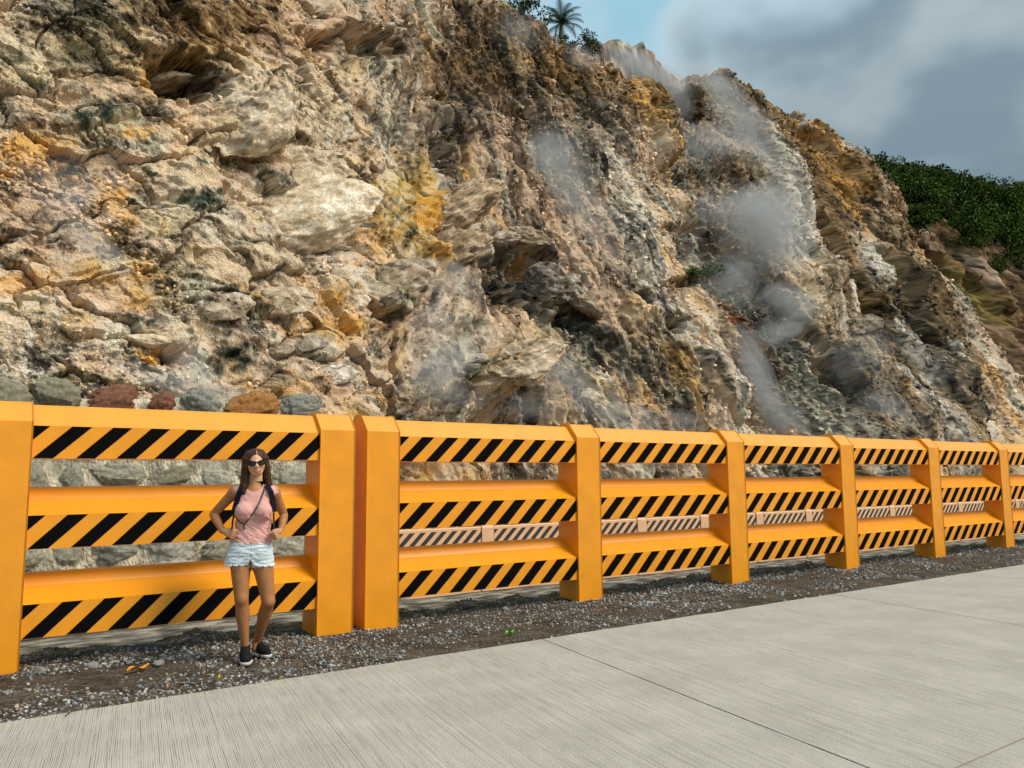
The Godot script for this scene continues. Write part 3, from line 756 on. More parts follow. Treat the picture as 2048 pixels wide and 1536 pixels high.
func build_shoulder() -> void:
	var n := noise(63, 1.1, 5)
	var n2 := noise(64, 2.2, 4)
	var n3 := noise(65, 9.0, 3)
	var v := PackedVector3Array()
	var c := PackedColorArray()
	var w := 520
	var h := 84
	for j in h:
		for i in w:
			var t := float(i) / (w - 1)
			var x := -5.0 + 50.0 * pow(t, 1.9) + 5.0 * t
			var z := 1.50 - 2.5 * j / (h - 1)
			v.append(Vector3(x, shoulder_height(x, z, n) + n3.get_noise_2d(x, z) * 0.008, z))
			var a := n2.get_noise_2d(x, z) * 0.5 + 0.5
			var q := n3.get_noise_2d(x * 2.0, z * 2.0) * 0.5 + 0.5
			var col := Color(0.050, 0.036, 0.022).lerp(Color(0.17, 0.135, 0.095), clampf(a * 1.5 - 0.3, 0, 1))
			col = col.lerp(Color(0.27, 0.25, 0.21), clampf(q * 2.0 - 1.1, 0, 0.6))
			if z < -0.35:  # moss and lime on the crumbling bank
				var mo := n2.get_noise_2d(x * 1.4 + 30, z * 3.0)
				if mo > 0.12: col = col.lerp(Color(0.19, 0.16, 0.03), 0.8)
				elif mo < -0.16: col = col.lerp(Color(0.42, 0.38, 0.29), 0.7)
			c.append(col)
	var o := put("gravel_shoulder", grid_mesh(v, w, h, c), MAT.rock)
	tag(o, "", "", "", "structure")
	# loose gravel: thousands of chips, far too many to count
	var shapes := []
	for k in 5: shapes.append(stone_mesh(900 + k, 6, 0.04, 2, Vector3(1.0, 0.5 + 0.08 * k, 0.75), 0.52))
	var lists := [[], [], [], [], []]
	var tints := [[], [], [], [], []]
	RNG.seed = 77
	var nd := noise(66, 0.55, 3)
	var made := 0
	while made < 24000:
		var t := RNG.randf()
		var x := -2.0 + 4.0 * t + 26.0 * pow(t, 2.2)
		var z := RNG.randf_range(-0.72, 1.47)
		var y := shoulder_height(x, z, n)
		if y < -0.08: continue
		# patches where the gravel lies thick, and bare earth between
		var thick := nd.get_noise_2d(x * 1.1, z * 1.6) + 0.10
		if z < 0.15 and z > -0.3: thick += 0.30
		if x > 1.2 and x < 3.2 and z > 0.1: thick += 0.35
		if x < 1.7 and z > 0.2 and z < 0.95: thick -= 0.45
		if x > 3.2 and z > 0.7: thick -= 0.28
		if RNG.randf() > sstep(-0.35, 0.30, thick) * 0.95 + 0.05: continue
		var s := 0.007 + 0.015 * pow(RNG.randf(), 2.2) + 0.012 * pow(RNG.randf(), 8.0)
		if x > 6.0: s *= 1.25
		var bs := Basis.from_euler(Vector3(RNG.randf_range(-0.5, 0.5), RNG.randf() * TAU, RNG.randf_range(-0.5, 0.5))).scaled(Vector3.ONE * s)
		var k := RNG.randi() % 5
		lists[k].append(Transform3D(bs, Vector3(x, y + s * 0.22, z)))
		var g := RNG.randf()
		var col := Color(0.15, 0.15, 0.15) * RNG.randf_range(0.5, 1.6)
		if g > 0.68: col = Color(0.40, 0.39, 0.37) * RNG.randf_range(0.6, 1.25)
		elif g > 0.52: col = Color(0.30, 0.21, 0.13) * RNG.randf_range(0.7, 1.2)
		elif g > 0.49: col = Color(0.20, 0.10, 0.06)
		tints[k].append(col)
		made += 1
	var root := thing("loose_gravel")
	tag(root, "grey and white gravel chips scattered over the dark earth shoulder", "gravel", "", "stuff")
	for k in 5:
		scatter("chips", shapes[k], MAT.pebble, lists[k], tints[k], root)


func scatter(called: String, mesh: Mesh, m: Material, places: Array, tints: Array, parent: Node) -> void:
	var mm := MultiMesh.new()
	mm.transform_format = MultiMesh.TRANSFORM_3D
	mm.use_colors = true
	mm.mesh = mesh
	mm.instance_count = places.size()
	for i in places.size():
		mm.set_instance_transform(i, places[i])
		mm.set_instance_color(i, tints[i])
	var o := MultiMeshInstance3D.new()
	o.name = called
	o.multimesh = mm
	o.material_override = m
	tag(o, "", "", "", "stuff")
	parent.add_child(o, true)


func build_road() -> void:
	# broom-tined concrete: grooves run across the road, dirt lies in them
	var side := 1024
	var im := Image.create(side, side, false, Image.FORMAT_RGB8)
	var hm := Image.create(side, side, false, Image.FORMAT_L8)
	RNG.seed = 31
	var lines := []
	var x := 0.0
	while x < side - 4:
		lines.append([x, RNG.randf_range(1.1, 2.6), RNG.randf_range(0.25, 1.0), RNG.randi() % 1000])
		x += RNG.randf_range(7.0, 12.0)
	var groove := PackedFloat32Array()
	groove.resize(side * side)
	var nw := noise(70, 0.006, 3)
	var nk := noise(71, 0.011, 4)
	for l in lines:
		for yy in side:
			var cx: float = l[0] + nw.get_noise_2d(l[0], yy) * 3.0
			var k: float = l[2] * clampf(0.72 + 1.1 * nk.get_noise_2d(l[3] * 3.7, yy * 0.7), 0.0, 1.0)
			for xx in range(int(cx) - 3, int(cx) + 4):
				var g := k * maxf(0.0, 1.0 - absf(xx - cx) / l[1])
				if g > 0.0:
					var p: int = yy * side + posmod(xx, side)
					groove[p] = maxf(groove[p], g)
	var ns := noise(72, 0.012, 5)
	var ng := noise(73, 0.16, 3)
	var blotch := ns.get_seamless_image(side, side).get_data()
	var speck := ng.get_seamless_image(side, side).get_data()
	var d1 := PackedByteArray()
	d1.resize(side * side * 3)
	var d2 := PackedByteArray()
	d2.resize(side * side)
	for p in side * side:
		var g := groove[p]
		var t := blotch[p] / 255.0
		var s := speck[p] / 255.0
		var base := 0.715 + 0.035 * (t - 0.5) + 0.18 * (s - 0.5)
		var warm := clampf((t - 0.35) * 1.8, 0.0, 1.0) * 0.018
		var k := 1.0 - 0.50 * g
		d1[p * 3] = int(255.0 * clampf(base * k, 0, 1))
		d1[p * 3 + 1] = int(255.0 * clampf((base - 0.027 - warm * 0.45) * k, 0, 1))
		d1[p * 3 + 2] = int(255.0 * clampf((base - 0.066 - warm * 1.5) * k, 0, 1))
		d2[p] = int(255.0 * clampf(0.8 - 0.6 * g + 0.2 * (s - 0.5), 0, 1))
	im = Image.create_from_data(side, side, false, Image.FORMAT_RGB8, d1)
	hm = Image.create_from_data(side, side, false, Image.FORMAT_L8, d2)
	var m := smat(Color(1, 1, 1), 0.9, 0.35)
	m.albedo_texture = ImageTexture.create_from_image(im)
	m.heightmap_enabled = true
	m.heightmap_texture = ImageTexture.create_from_image(hm)
	m.heightmap_scale = 0.4
	# slow stains over the fine pattern
	m.detail_enabled = true
	m.detail_blend_mode = BaseMaterial3D.BLEND_MODE_MUL
	m.detail_uv_layer = BaseMaterial3D.DETAIL_UV_2
	m.detail_albedo = noise_picture(noise(74, 0.012, 6), 512, 0.94, 1.0, 1.6)
	MAT.road = m
	var road := thing("road")
	tag(road, "", "", "", "structure")
	var skew := -0.184
	var xs := [-8.6, -4.35, 0.05, 4.42, 8.79, 13.16, 17.53, 21.9, 26.27, 30.64, 35.0, 39.4, 43.8, 60.0]
	var zs := [1.44, 5.12, 8.8, 12.5]
	for a in xs.size() - 1:
		for q in zs.size() - 1:
			road_slab(road, xs[a], xs[a + 1], zs[q], zs[q + 1], skew, q == 0)


func road_slab(road: Node3D, x0: float, x1: float, z0: float, z1: float, skew: float, edge: bool) -> void:
	# one cast slab with worn arrises, a dirty open joint all round
	var gap := 0.007
	var a := []
	var nn := noise(int(x0 * 10.0) + int(z0), 2.2, 4)
	var cols := 24
	var rows := 20
	var v := PackedVector3Array()
	var uv := PackedVector2Array()
	var uv2 := PackedVector2Array()
	var nrm := PackedVector3Array()
	var ix := PackedInt32Array()
	for j in rows + 1:
		for i in cols + 1:
			var fi := float(i) / cols
			var fj := float(j) / rows
			var z := lerpf(z0 + gap, z1 - gap, fj)
			if j == 0 and edge: z = z0 + 0.016 * nn.get_noise_1d(fi * 40.0) + 0.012 * nn.get_noise_1d(fi * 9.0)
			var x := lerpf(x0 + gap, x1 - gap, fi)
			if i == 0: x += 0.006 * nn.get_noise_1d(fj * 30.0 + 50.0)
			if i == cols: x += 0.006 * nn.get_noise_1d(fj * 30.0 + 90.0)
			x += (z - 1.41) * skew
			var y := 0.035
			if i == 0 or i == cols or j == 0 or j == rows: y -= 0.004
			v.append(Vector3(x, y, z))
			nrm.append(Vector3.UP)
			uv.append(Vector2((x - z * skew) / 1.25, z / 3.1))
			uv2.append(Vector2(x * 0.19, z * 0.23))
	var w := cols + 1
	for j in rows:
		for i in cols:
			var p := j * w + i
			for k in [p, p + 1, p + w, p + 1, p + w + 1, p + w]: ix.append(k)
	# the four sides
	var rim := []
	for i in cols: rim.append(i)
	for j in rows: rim.append(j * w + cols)
	for i in cols: rim.append(rows * w + cols - i)
	for j in rows: rim.append((rows - j) * w)
	for k in rim.size():
		var p0: Vector3 = v[rim[k]]
		var p1: Vector3 = v[rim[(k + 1) % rim.size()]]
		var q := v.size()
		var out := (p1 - p0).cross(Vector3.UP).normalized() * -1.0
		for p in [p0, p1, p1 - Vector3(0, 0.16, 0), p0 - Vector3(0, 0.16, 0)]:
			v.append(p); nrm.append(-out); uv.append(Vector2(p.x, p.y + p.z)); uv2.append(Vector2(p.x, p.y) * 0.2)
		for t in [q, q + 1, q + 2, q, q + 2, q + 3]: ix.append(t)
	var arr := []
	arr.resize(Mesh.ARRAY_MAX)
	arr[Mesh.ARRAY_VERTEX] = v
	arr[Mesh.ARRAY_NORMAL] = nrm
	arr[Mesh.ARRAY_INDEX] = ix
	arr[Mesh.ARRAY_TEX_UV] = uv
	arr[Mesh.ARRAY_TEX_UV2] = uv2
	var mesh := ArrayMesh.new()
	mesh.add_surface_from_arrays(Mesh.PRIMITIVE_TRIANGLES, arr)
	put("slab", mesh, MAT.road, road)


# ------------------------------------------------------------------ the cliff
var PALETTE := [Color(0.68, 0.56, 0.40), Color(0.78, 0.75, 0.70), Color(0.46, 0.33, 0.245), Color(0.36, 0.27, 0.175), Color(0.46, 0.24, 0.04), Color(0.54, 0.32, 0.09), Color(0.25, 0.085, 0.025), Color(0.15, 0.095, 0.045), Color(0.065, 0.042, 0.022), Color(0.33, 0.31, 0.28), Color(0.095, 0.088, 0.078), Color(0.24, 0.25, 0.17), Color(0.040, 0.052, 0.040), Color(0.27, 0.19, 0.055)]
var CREST := [[-8.0, 12.5], [0.0, 12.5], [2.5, 14.0], [5.7, 17.0], [8.4, 20.0], [13.0, 25.5], [16.0, 28.6], [19.0, 30.3], [22.0, 29.9], [24.4, 28.2], [25.7, 27.3], [28.6, 26.5], [31.5, 26.0], [33.0, 25.2], [34.2, 22.8], [35.4, 21.8], [37.5, 24.5], [40.0, 28.8], [42.0, 29.9], [44.4, 30.8], [47.8, 30.1], [52.0, 29.3], [55.2, 28.5], [58.8, 26.5], [61.0, 24.5], [64.0, 20.0]]
var cliff_v := PackedVector3Array()
var cliff_c := PackedColorArray()
var cliff_w := 0
var cliff_h := 0
var cliff_x := PackedFloat32Array()


func face_z(x: float, y: float) -> float:
	var t := sstep(0.0, 5.0, y)
	var s := sstep(4.0 - 4.0 * t, 9.0 + 11.0 * t, x)
	return -((4.4 + 7.6 * s) + (0.46 + 0.10 * s) * y)


func crest_y(x: float) -> float:
	for i in CREST.size() - 1:
		if x <= CREST[i + 1][0]:
			return lerpf(CREST[i][1], CREST[i + 1][1], clampf((x - CREST[i][0]) / (CREST[i + 1][0] - CREST[i][0]), 0.0, 1.0))
	return CREST[-1][1]


func build_cliff() -> void:
	# columns are closer together where the face is nearer
	var x := -3.2
	while x < 62.5:
		cliff_x.append(x)
		var y := clampf(crest_y(x) * 0.4, 3.0, 11.0)
		var p := Vector3(x, y, face_z(x, y)) - EYE
		var d := p.length()
		x += clampf(0.00125 * d * d / (7.2 - face_z(x, y)) * 0.92, 0.010, 0.14)
	var w := cliff_x.size()
	var h := 500
	cliff_w = w
	cliff_h = h
	var roll := 26  # rows that go over the crest and back
	var up := h - roll
	var Y := PackedFloat32Array()
	Y.resize(w * h)
	var D := PackedFloat32Array()
	D.resize(w * h)
	var C := PackedColorArray()
	C.resize(w * h)
	var crest := PackedFloat32Array()
	crest.resize(w)
	var nc := noise(101, 0.8, 5)
	var big := noise(102, 0.16, 4)
	var mid := noise(103, 0.9, 5)
	var fine := noise(104, 4.5, 4)
	var ridge := noise(105, 0.55, 4)
	ridge.fractal_type = FastNoiseLite.FRACTAL_RIDGED
	var cell := noise(106, 0.75, 1, FastNoiseLite.TYPE_CELLULAR)
	cell.cellular_return_type = FastNoiseLite.RETURN_DISTANCE2_SUB
	cell.cellular_jitter = 1.1
	var cellv := noise(106, 0.75, 1, FastNoiseLite.TYPE_CELLULAR)
	cellv.cellular_return_type = FastNoiseLite.RETURN_CELL_VALUE
	cellv.cellular_jitter = 1.1
	var chip := noise(107, 2.4, 1, FastNoiseLite.TYPE_CELLULAR)
	chip.cellular_return_type = FastNoiseLite.RETURN_CELL_VALUE
	chip.cellular_jitter = 1.1
	var crack := noise(113, 2.1, 1, FastNoiseLite.TYPE_CELLULAR)
	crack.cellular_return_type = FastNoiseLite.RETURN_DISTANCE2_SUB
	crack.cellular_jitter = 1.1
	var gully := noise(108, 0.30, 3)
	gully.fractal_type = FastNoiseLite.FRACTAL_RIDGED
	var tone := noise(109, 0.35, 5)
	var tone2 := noise(110, 1.3, 5)
	var tone3 := noise(111, 5.0, 4)
	var grit := noise(112, 14.0, 3)
	var base_c: Array = [Color(0.33, 0.32, 0.25), Color(0.46, 0.43, 0.37), Color(0.54, 0.42, 0.32), Color(0.50, 0.385, 0.25), Color(0.50, 0.32, 0.13)]

	for i in w:
		var xx := cliff_x[i]
		crest[i] = crest_y(xx) + nc.get_noise_1d(xx * 1.2) * (0.35 + 0.55 * sstep(20.0, 26.0, xx))
		var far := sstep(7.0, 17.0, xx)      # 0: the blocky near face, 1: the gullied slopes
		var lo := 1.9 if xx < 3.0 else lerpf(1.9, -2.2, sstep(3.0, 6.0, xx))
		for j in h:
			var k := j * w + i
			var f := minf(float(j) / (up - 1), 1.0)
			var y := lerpf(lo, crest[i], f)
			Y[k] = y
			# the two coordinates the patterns live in: along the face, and down its fall line
			var wx := mid.get_noise_2d(xx * 0.6 + 200.0, y * 0.6) * 0.55
			var wy := mid.get_noise_2d(xx * 0.6, y * 0.6 + 300.0) * 0.40
			var d := big.get_noise_2d(xx, y) * lerpf(0.75, 1.2, far)
			if far < 1.0:
				var bx := xx + wx
				var by := y * 1.35 + wy + 0.25 * xx
				var e := cell.get_noise_2d(bx, by) + 1.0
				var near := cellv.get_noise_2d(bx, by) * 0.16 + (minf(e, 0.07) / 0.07 - 1.0) * 0.24
				near += chip.get_noise_2d(bx, by * 1.5) * 0.05
				var e2 := crack.get_noise_2d(bx + wy, by * 0.8) + 1.0
				near += (minf(e2, 0.10) / 0.10 - 1.0) * 0.10 * sstep(-0.1, 0.25, tone.get_noise_2d(xx * 1.5 + 70.0, y * 1.5))
				near += ridge.get_noise_2d(xx * 0.6, y * 1.5) * 0.10
				near += mid.get_noise_2d(xx * 1.4, y * 1.8) * 0.10
				near += fine.get_noise_2d(xx, y * 1.4) * 0.024
				d += near * (1.0 - far)
			if far > 0.0:
				var gx := xx + mid.get_noise_2d(xx * 0.4 + 200.0, y * 0.12) * 0.6
				var slide := gully.get_noise_2d(gx * 1.1, y * 0.08) * 0.55 + mid.get_noise_2d(gx * 1.2 + 60.0, y * 0.22) * 0.30
				slide += cellv.get_noise_2d(gx * 1.2, y * 0.6 + wy) * 0.09 + chip.get_noise_2d(gx * 0.9 + 9.0, y * 0.7 + wy) * 0.07
				var e3 := cell.get_noise_2d(gx * 1.5, y * 0.28 + wy) + 1.0
				slide += (minf(e3, 0.12) / 0.12 - 1.0) * 0.32
				slide += mid.get_noise_2d(gx * 2.2, y * 0.6) * 0.12 + fine.get_noise_2d(gx * 0.8, y * 0.7) * 0.10
				d += slide * far * lerpf(1.0, 0.55, sstep(14.0, 34.0, xx)) * lerpf(1.0, 0.5, sstep(36.0, 48.0, xx))
			# the steep gully between the two ridges, deepest along its near edge
			var gx0 := 26.2 + 0.345 * y
			if xx > gx0 - 1.0 and xx < gx0 + 10.0:
				d -= 3.4 * sstep(gx0 - 0.5 + wx, gx0 + 0.8 + wx, xx) * (1.0 - sstep(gx0 + 1.6, gx0 + 9.0, xx))
			D[k] = d
			# the stone itself: its hue wanders in broad bands, its tone breaks up into streaks, blotches and grain
			var hue := tone.get_noise_2d(xx * 0.8 + 500.0, y * lerpf(0.9, 0.13, far)) * 1.1 + tone2.get_noise_2d(xx * 0.7, y * lerpf(1.0, 0.16, far) + 90.0) * 0.8
			hue = clampf(1.8 + hue * 3.0, 0.0, 3.999)
			var qi := int(hue)
			C[k] = base_c[qi].lerp(base_c[qi + 1], hue - qi)
	# mineral stains, with hollow shade and steam haze painted as colour, each in its place
	var edge := noise(120, 1.0, 5)
	var bend := noise(122, 1.0, 2)
	var grain := noise(121, 3.2, 4)
	for s in MINERALS_SHADE_HAZE:
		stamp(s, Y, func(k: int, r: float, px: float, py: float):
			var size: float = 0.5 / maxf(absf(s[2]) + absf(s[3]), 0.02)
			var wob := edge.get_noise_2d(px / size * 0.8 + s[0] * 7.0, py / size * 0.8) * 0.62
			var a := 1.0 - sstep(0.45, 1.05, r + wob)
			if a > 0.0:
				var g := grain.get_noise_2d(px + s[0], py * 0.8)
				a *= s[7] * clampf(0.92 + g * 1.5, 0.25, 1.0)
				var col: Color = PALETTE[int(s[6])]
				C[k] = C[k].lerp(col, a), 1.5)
	for s in RELIEF:
		stamp(s, Y, func(k: int, r: float, px: float, py: float):
			var size: float = 0.5 / maxf(absf(s[2]) + absf(s[3]), 0.02)
			var wob := bend.get_noise_2d(px / size * 0.55 + s[0] * 3.0, py / size * 0.55 + 40.0) * 0.5
			if s[6] < 0.0:
				D[k] += s[6] * 0.8 * (1.0 - sstep(0.40, 1.05, r + wob))
			else:
				D[k] += s[6] * sqrt(maxf(0.0, 1.0 - pow(minf(r + wob * 0.7, 1.0), 2.0))), 1.45)
	# tone: streaks down the fall line, blotches and grain through the depth of the rock
	for i in w:
		var xx := cliff_x[i]
		var far := sstep(7.0, 17.0, xx)
		for j in h:
			var k := j * w + i
			var y := Y[k]
			var deep := D[k]
			var v := tone.get_noise_3d(xx * lerpf(1.3, 1.1, far), y * lerpf(1.3, 0.20, far), deep) * 0.85 + tone2.get_noise_3d(xx * lerpf(1.0, 0.85, far), y * lerpf(1.5, 0.24, far), deep) * 0.95
			v += tone3.get_noise_3d(xx * lerpf(1.0, 0.55, far), y * lerpf(1.3, 0.26, far), deep) * 0.75 + grit.get_noise_3d(xx * lerpf(1.0, 0.30, far), y * lerpf(1.3, 0.24, far), deep) * 0.6
			var c := C[k] * clampf(1.04 + 1.35 * v, 0.12, 1.9) * lerpf(1.34, 1.10, far)
			c = Color(c.r * 1.05, c.g * 0.99, c.b * 0.91)
			C[k] = c * minf(1.0, 0.84 / maxf(c.r, 0.01))
	# stand the sheet up
	var V := PackedVector3Array()
	V.resize(w * h)
	for i in w:
		var xx := cliff_x[i]
		var back := 14.0 * sstep(59.2, 61.8, xx + nc.get_noise_2d(xx * 3.0, 5.0) * 0.3)
		for j in h:
			var k := j * w + i
			var y := Y[k]
			var over := maxi(j - up + 1, 0) / float(roll)
			var rag := Vector3.ZERO
			if D[k] < -0.5:
				D[k] += 0.30 * fine.get_noise_3d(xx * 0.5, y * 0.5, D[k] * 1.2)
				rag = Vector3(fine.get_noise_3d(xx * 0.4, y * 0.4, D[k] + 7.0), fine.get_noise_3d(xx * 0.4 + 9.0, y * 0.4, D[k]), 0.0) * 0.16
			var z := face_z(xx, y)
			if back > 0.0: z -= back * (1.0 + 0.05 * y)
			if over > 0.0:
				var lip := V[(up - 1) * w + i]
				y += nc.get_noise_2d(xx * 2.0, over * 8.0) * 0.3 * over - over * over * 2.5
				V[k] = Vector3(xx, y, lerpf(lip.z, lip.z - 9.0, over * over))
			else:
				# push the relief out along the lie of the face, leaning to the horizontal so that ledges overhang
				var nx := (face_z(xx - 0.3, y) - face_z(xx + 0.3, y)) / 0.6
				V[k] = Vector3(xx, y, z) + Vector3(nx, 0.16 + 0.10 * sstep(7.0, 17.0, xx), 1.0).normalized() * D[k] + rag
	cliff_v = V
	cliff_c = C
	var root := thing("cliff")
	tag(root, "", "", "", "structure")
	put("rock_face", grid_mesh(V, w, h, C), MAT.rock, root)
	build_boulders(root)
	build_pinnacle(root)
	build_rubble(root)


# calls f(vertex, radius 0..1, x, y) for every vertex inside a placed ellipse
func stamp(s: Array, Y: PackedFloat32Array, f: Callable, reach: float) -> void:
	var det: float = s[2] * s[5] - s[3] * s[4]
	var hx: float = reach * sqrt(s[5] * s[5] + s[3] * s[3]) / absf(det)
	var hy: float = reach * sqrt(s[4] * s[4] + s[2] * s[2]) / absf(det)
	var i0 := cliff_x.bsearch(s[0] - hx)
	var i1 := mini(cliff_x.bsearch(s[0] + hx), cliff_w - 1)
	for i in range(maxi(i0, 0), i1 + 1):
		var dx: float = cliff_x[i] - s[0]
		var step := (Y[cliff_w * 100 + i] - Y[i]) / 100.0
		var j0 := clampi(int((s[1] - hy - Y[i]) / step), 0, cliff_h - 1)
		var j1 := clampi(int((s[1] + hy - Y[i]) / step) + 1, 0, cliff_h - 1)
		for j in range(j0, j1 + 1):
			var k := j * cliff_w + i
			var dy: float = Y[k] - s[1]
			var a: float = s[2] * dx + s[3] * dy
			var b: float = s[4] * dx + s[5] * dy
			var r := sqrt(a * a + b * b)
			if r < reach: f.call(k, r, cliff_x[i], Y[k])


# nearest vertex of the face to a place on it
func face_at(x: float, y: float) -> int:
	var i := clampi(cliff_x.bsearch(x), 0, cliff_w - 1)
	var y0 := cliff_v[i].y
	var step := (cliff_v[cliff_w * 100 + i].y - y0) / 100.0
	return clampi(int((y - y0) / step), 0, cliff_h - 30) * cliff_w + i


func build_boulders(root: Node3D) -> void:
	# blocks that stand out of the face, each its own piece
	var n := noise(130, 3.0, 4)
	var m2 := noise(131, 5.0, 4)
	var crackle := noise(132, 2.6, 1, FastNoiseLite.TYPE_CELLULAR)
	crackle.cellular_return_type = FastNoiseLite.RETURN_CELL_VALUE
	var at := 0
	for s in BOULDERS:
		at += 1
		var det: float = s[2] * s[5] - s[3] * s[4]
		# the two half axes of the placed ellipse, in metres on the face
		var ax := Vector2(s[5], -s[4]) / det
		var ay := Vector2(-s[3], s[2]) / det
		var k := face_at(s[0], s[1])
		var p := cliff_v[k]
		var main := at == 1
		var mesh := stone_mesh(500 + at * 7, 6 if main else 8, 0.05, 40 if main else 30, Vector3.ONE, 0.60 if main else 0.64)
		var a: Array = mesh.surface_get_arrays(0)
		var v: PackedVector3Array = a[Mesh.ARRAY_VERTEX]
		var c := PackedColorArray()
		var deep := minf(ax.length(), ay.length())
		var col: Color = PALETTE[int(s[6])]
		var here := Color(0, 0, 0)
		for q in 9: here += cliff_c[face_at(p.x + (q % 3 - 1) * deep * 0.6, p.y + (q / 3 - 1) * deep * 0.6)] / 9.0
		for i in v.size():
			var q := v[i]
			var flat := Vector2(q.x * ax.x + q.y * -ay.x, q.x * ax.y + q.y * -ay.y) * 1.25
			var o := Vector3(flat.x, flat.y, q.z * deep * (s[7] if s.size() > 7 else 0.85 if main else 0.62))
			o += Vector3(0, 0, -flat.y * 0.25)
			o += Vector3(0.3, 0.2, 1.0) * (0.4 if main else 1.0) * (0.10 * n.get_noise_3dv((o + p) * 0.9) + 0.05 * crackle.get_noise_3dv((o + p) * Vector3(1, 1.6, 1)) + 0.04 * m2.get_noise_3dv((o + p) * 0.8)) * deep * 1.6
			v[i] = o
			var g := n.get_noise_3dv((o + p) * 0.7)
			var g2 := m2.get_noise_3dv(o + p)
			var cc := col.lerp(PALETTE[1], clampf(g * 1.6, 0.0, 0.4)).lerp(PALETTE[3], clampf(-g * 1.8, 0.0, 0.55))
			c.append((here * (1.0 + 1.2 * g)).lerp(cc * (1.3 if main else 1.1) * clampf(1.05 + (0.45 if main else 0.8) * g2, 0.4, 1.3), 0.92 if main else 0.6))
		var b := regrouped(v, a[Mesh.ARRAY_INDEX], c)
		put("boulder", b, MAT.boulder, root, p + Vector3(0, 0, deep * (0.22 if main else -0.05)))


func build_pinnacle(root: Node3D) -> void:
	# the dark knob that stands up out of the gully near its head
	for part in [[Vector3(37.9, 25.0, -25.9), Vector3(0.95, 1.5, 0.9), 8, 13], [Vector3(37.2, 25.5, -27.4), Vector3(1.3, 1.2, 1.0), 10, 29]]:
		var a: Array = stone_mesh(part[3], 9, 0.14, 22, Vector3.ONE, 0.7).surface_get_arrays(0)
		var v: PackedVector3Array = a[Mesh.ARRAY_VERTEX]
		var c := PackedColorArray()
		var n := noise(part[3], 1.4, 4)
		for i in v.size():
			var o: Vector3 = v[i] * part[1]
			o *= 1.0 + 0.22 * n.get_noise_3d(o.x, o.y * 2.6, o.z)
			v[i] = o
			c.append(PALETTE[part[2]].lerp(PALETTE[13], clampf(n.get_noise_3dv(o * 2.0) * 1.5, 0.0, 0.6)))
		put("rock_pinnacle", regrouped(v, a[Mesh.ARRAY_INDEX], c), MAT.rock, root, part[0])


# soft-edged normals: corners in one place share a normal where the faces meet gently
func regrouped(v: PackedVector3Array, ix: PackedInt32Array, c: PackedColorArray) -> ArrayMesh:
	var sums := {}
	for t in range(0, ix.size(), 3):
		var n := (v[ix[t + 2]] - v[ix[t]]).cross(v[ix[t + 1]] - v[ix[t]])
		for q in 3:
			var key := (v[ix[t + q]] * 2000.0).round()
			sums[key] = sums.get(key, Vector3.ZERO) + n
	var n2 := PackedVector3Array()
	for p in v: n2.append(sums.get((p * 2000.0).round(), Vector3.UP).normalized())
	var a := []
	a.resize(Mesh.ARRAY_MAX)
	a[Mesh.ARRAY_VERTEX] = v
	a[Mesh.ARRAY_NORMAL] = n2
	a[Mesh.ARRAY_INDEX] = ix
	if c.size(): a[Mesh.ARRAY_COLOR] = c
	var m := ArrayMesh.new()
	m.add_surface_from_arrays(Mesh.PRIMITIVE_TRIANGLES, a)
	return m


func build_rubble(root: Node3D) -> void:
	# broken chunks lodged all over the face
	var shapes := []
	var lists := []
	var tints := []
	for k in 6:
		shapes.append(stone_mesh(700 + k, 7, 0.03, 2, Vector3(1.0, 0.6, 0.7), 0.5))
		lists.append([])
		tints.append([])
	RNG.seed = 404
	var dense := noise(140, 0.5, 3)
	var made := 0
	while made < 36000:
		var i := RNG.randi() % cliff_w
		var j := RNG.randi() % (cliff_h - 28)
		var k := j * cliff_w + i
		var p := cliff_v[k]
		if RNG.randf() > sstep(0.05, 0.4, dense.get_noise_2d(p.x, p.y)) * (1.0 - 0.6 * sstep(4.0, 9.0, p.y)) + 0.02 + 0.55 * sstep(14.0, 24.0, p.x): continue
		var dist := (p - EYE).length()
		var s := dist * (0.0010 + 0.0042 * pow(RNG.randf(), 3.0))
		var col := cliff_c[k] * RNG.randf_range(0.6, 1.35)
		var b := Basis.from_euler(Vector3(RNG.randf_range(-0.5, 0.5), RNG.randf() * TAU, RNG.randf_range(-0.9, 0.9))).scaled(Vector3.ONE * s)
		var t := RNG.randi() % 6
		lists[t].append(Transform3D(b, p + Vector3(0, 0.0, s * 0.25)))
		tints[t].append(col)
		made += 1
	for t in 6: scatter("rubble", shapes[t], MAT.pebble, lists[t], tints[t], root)


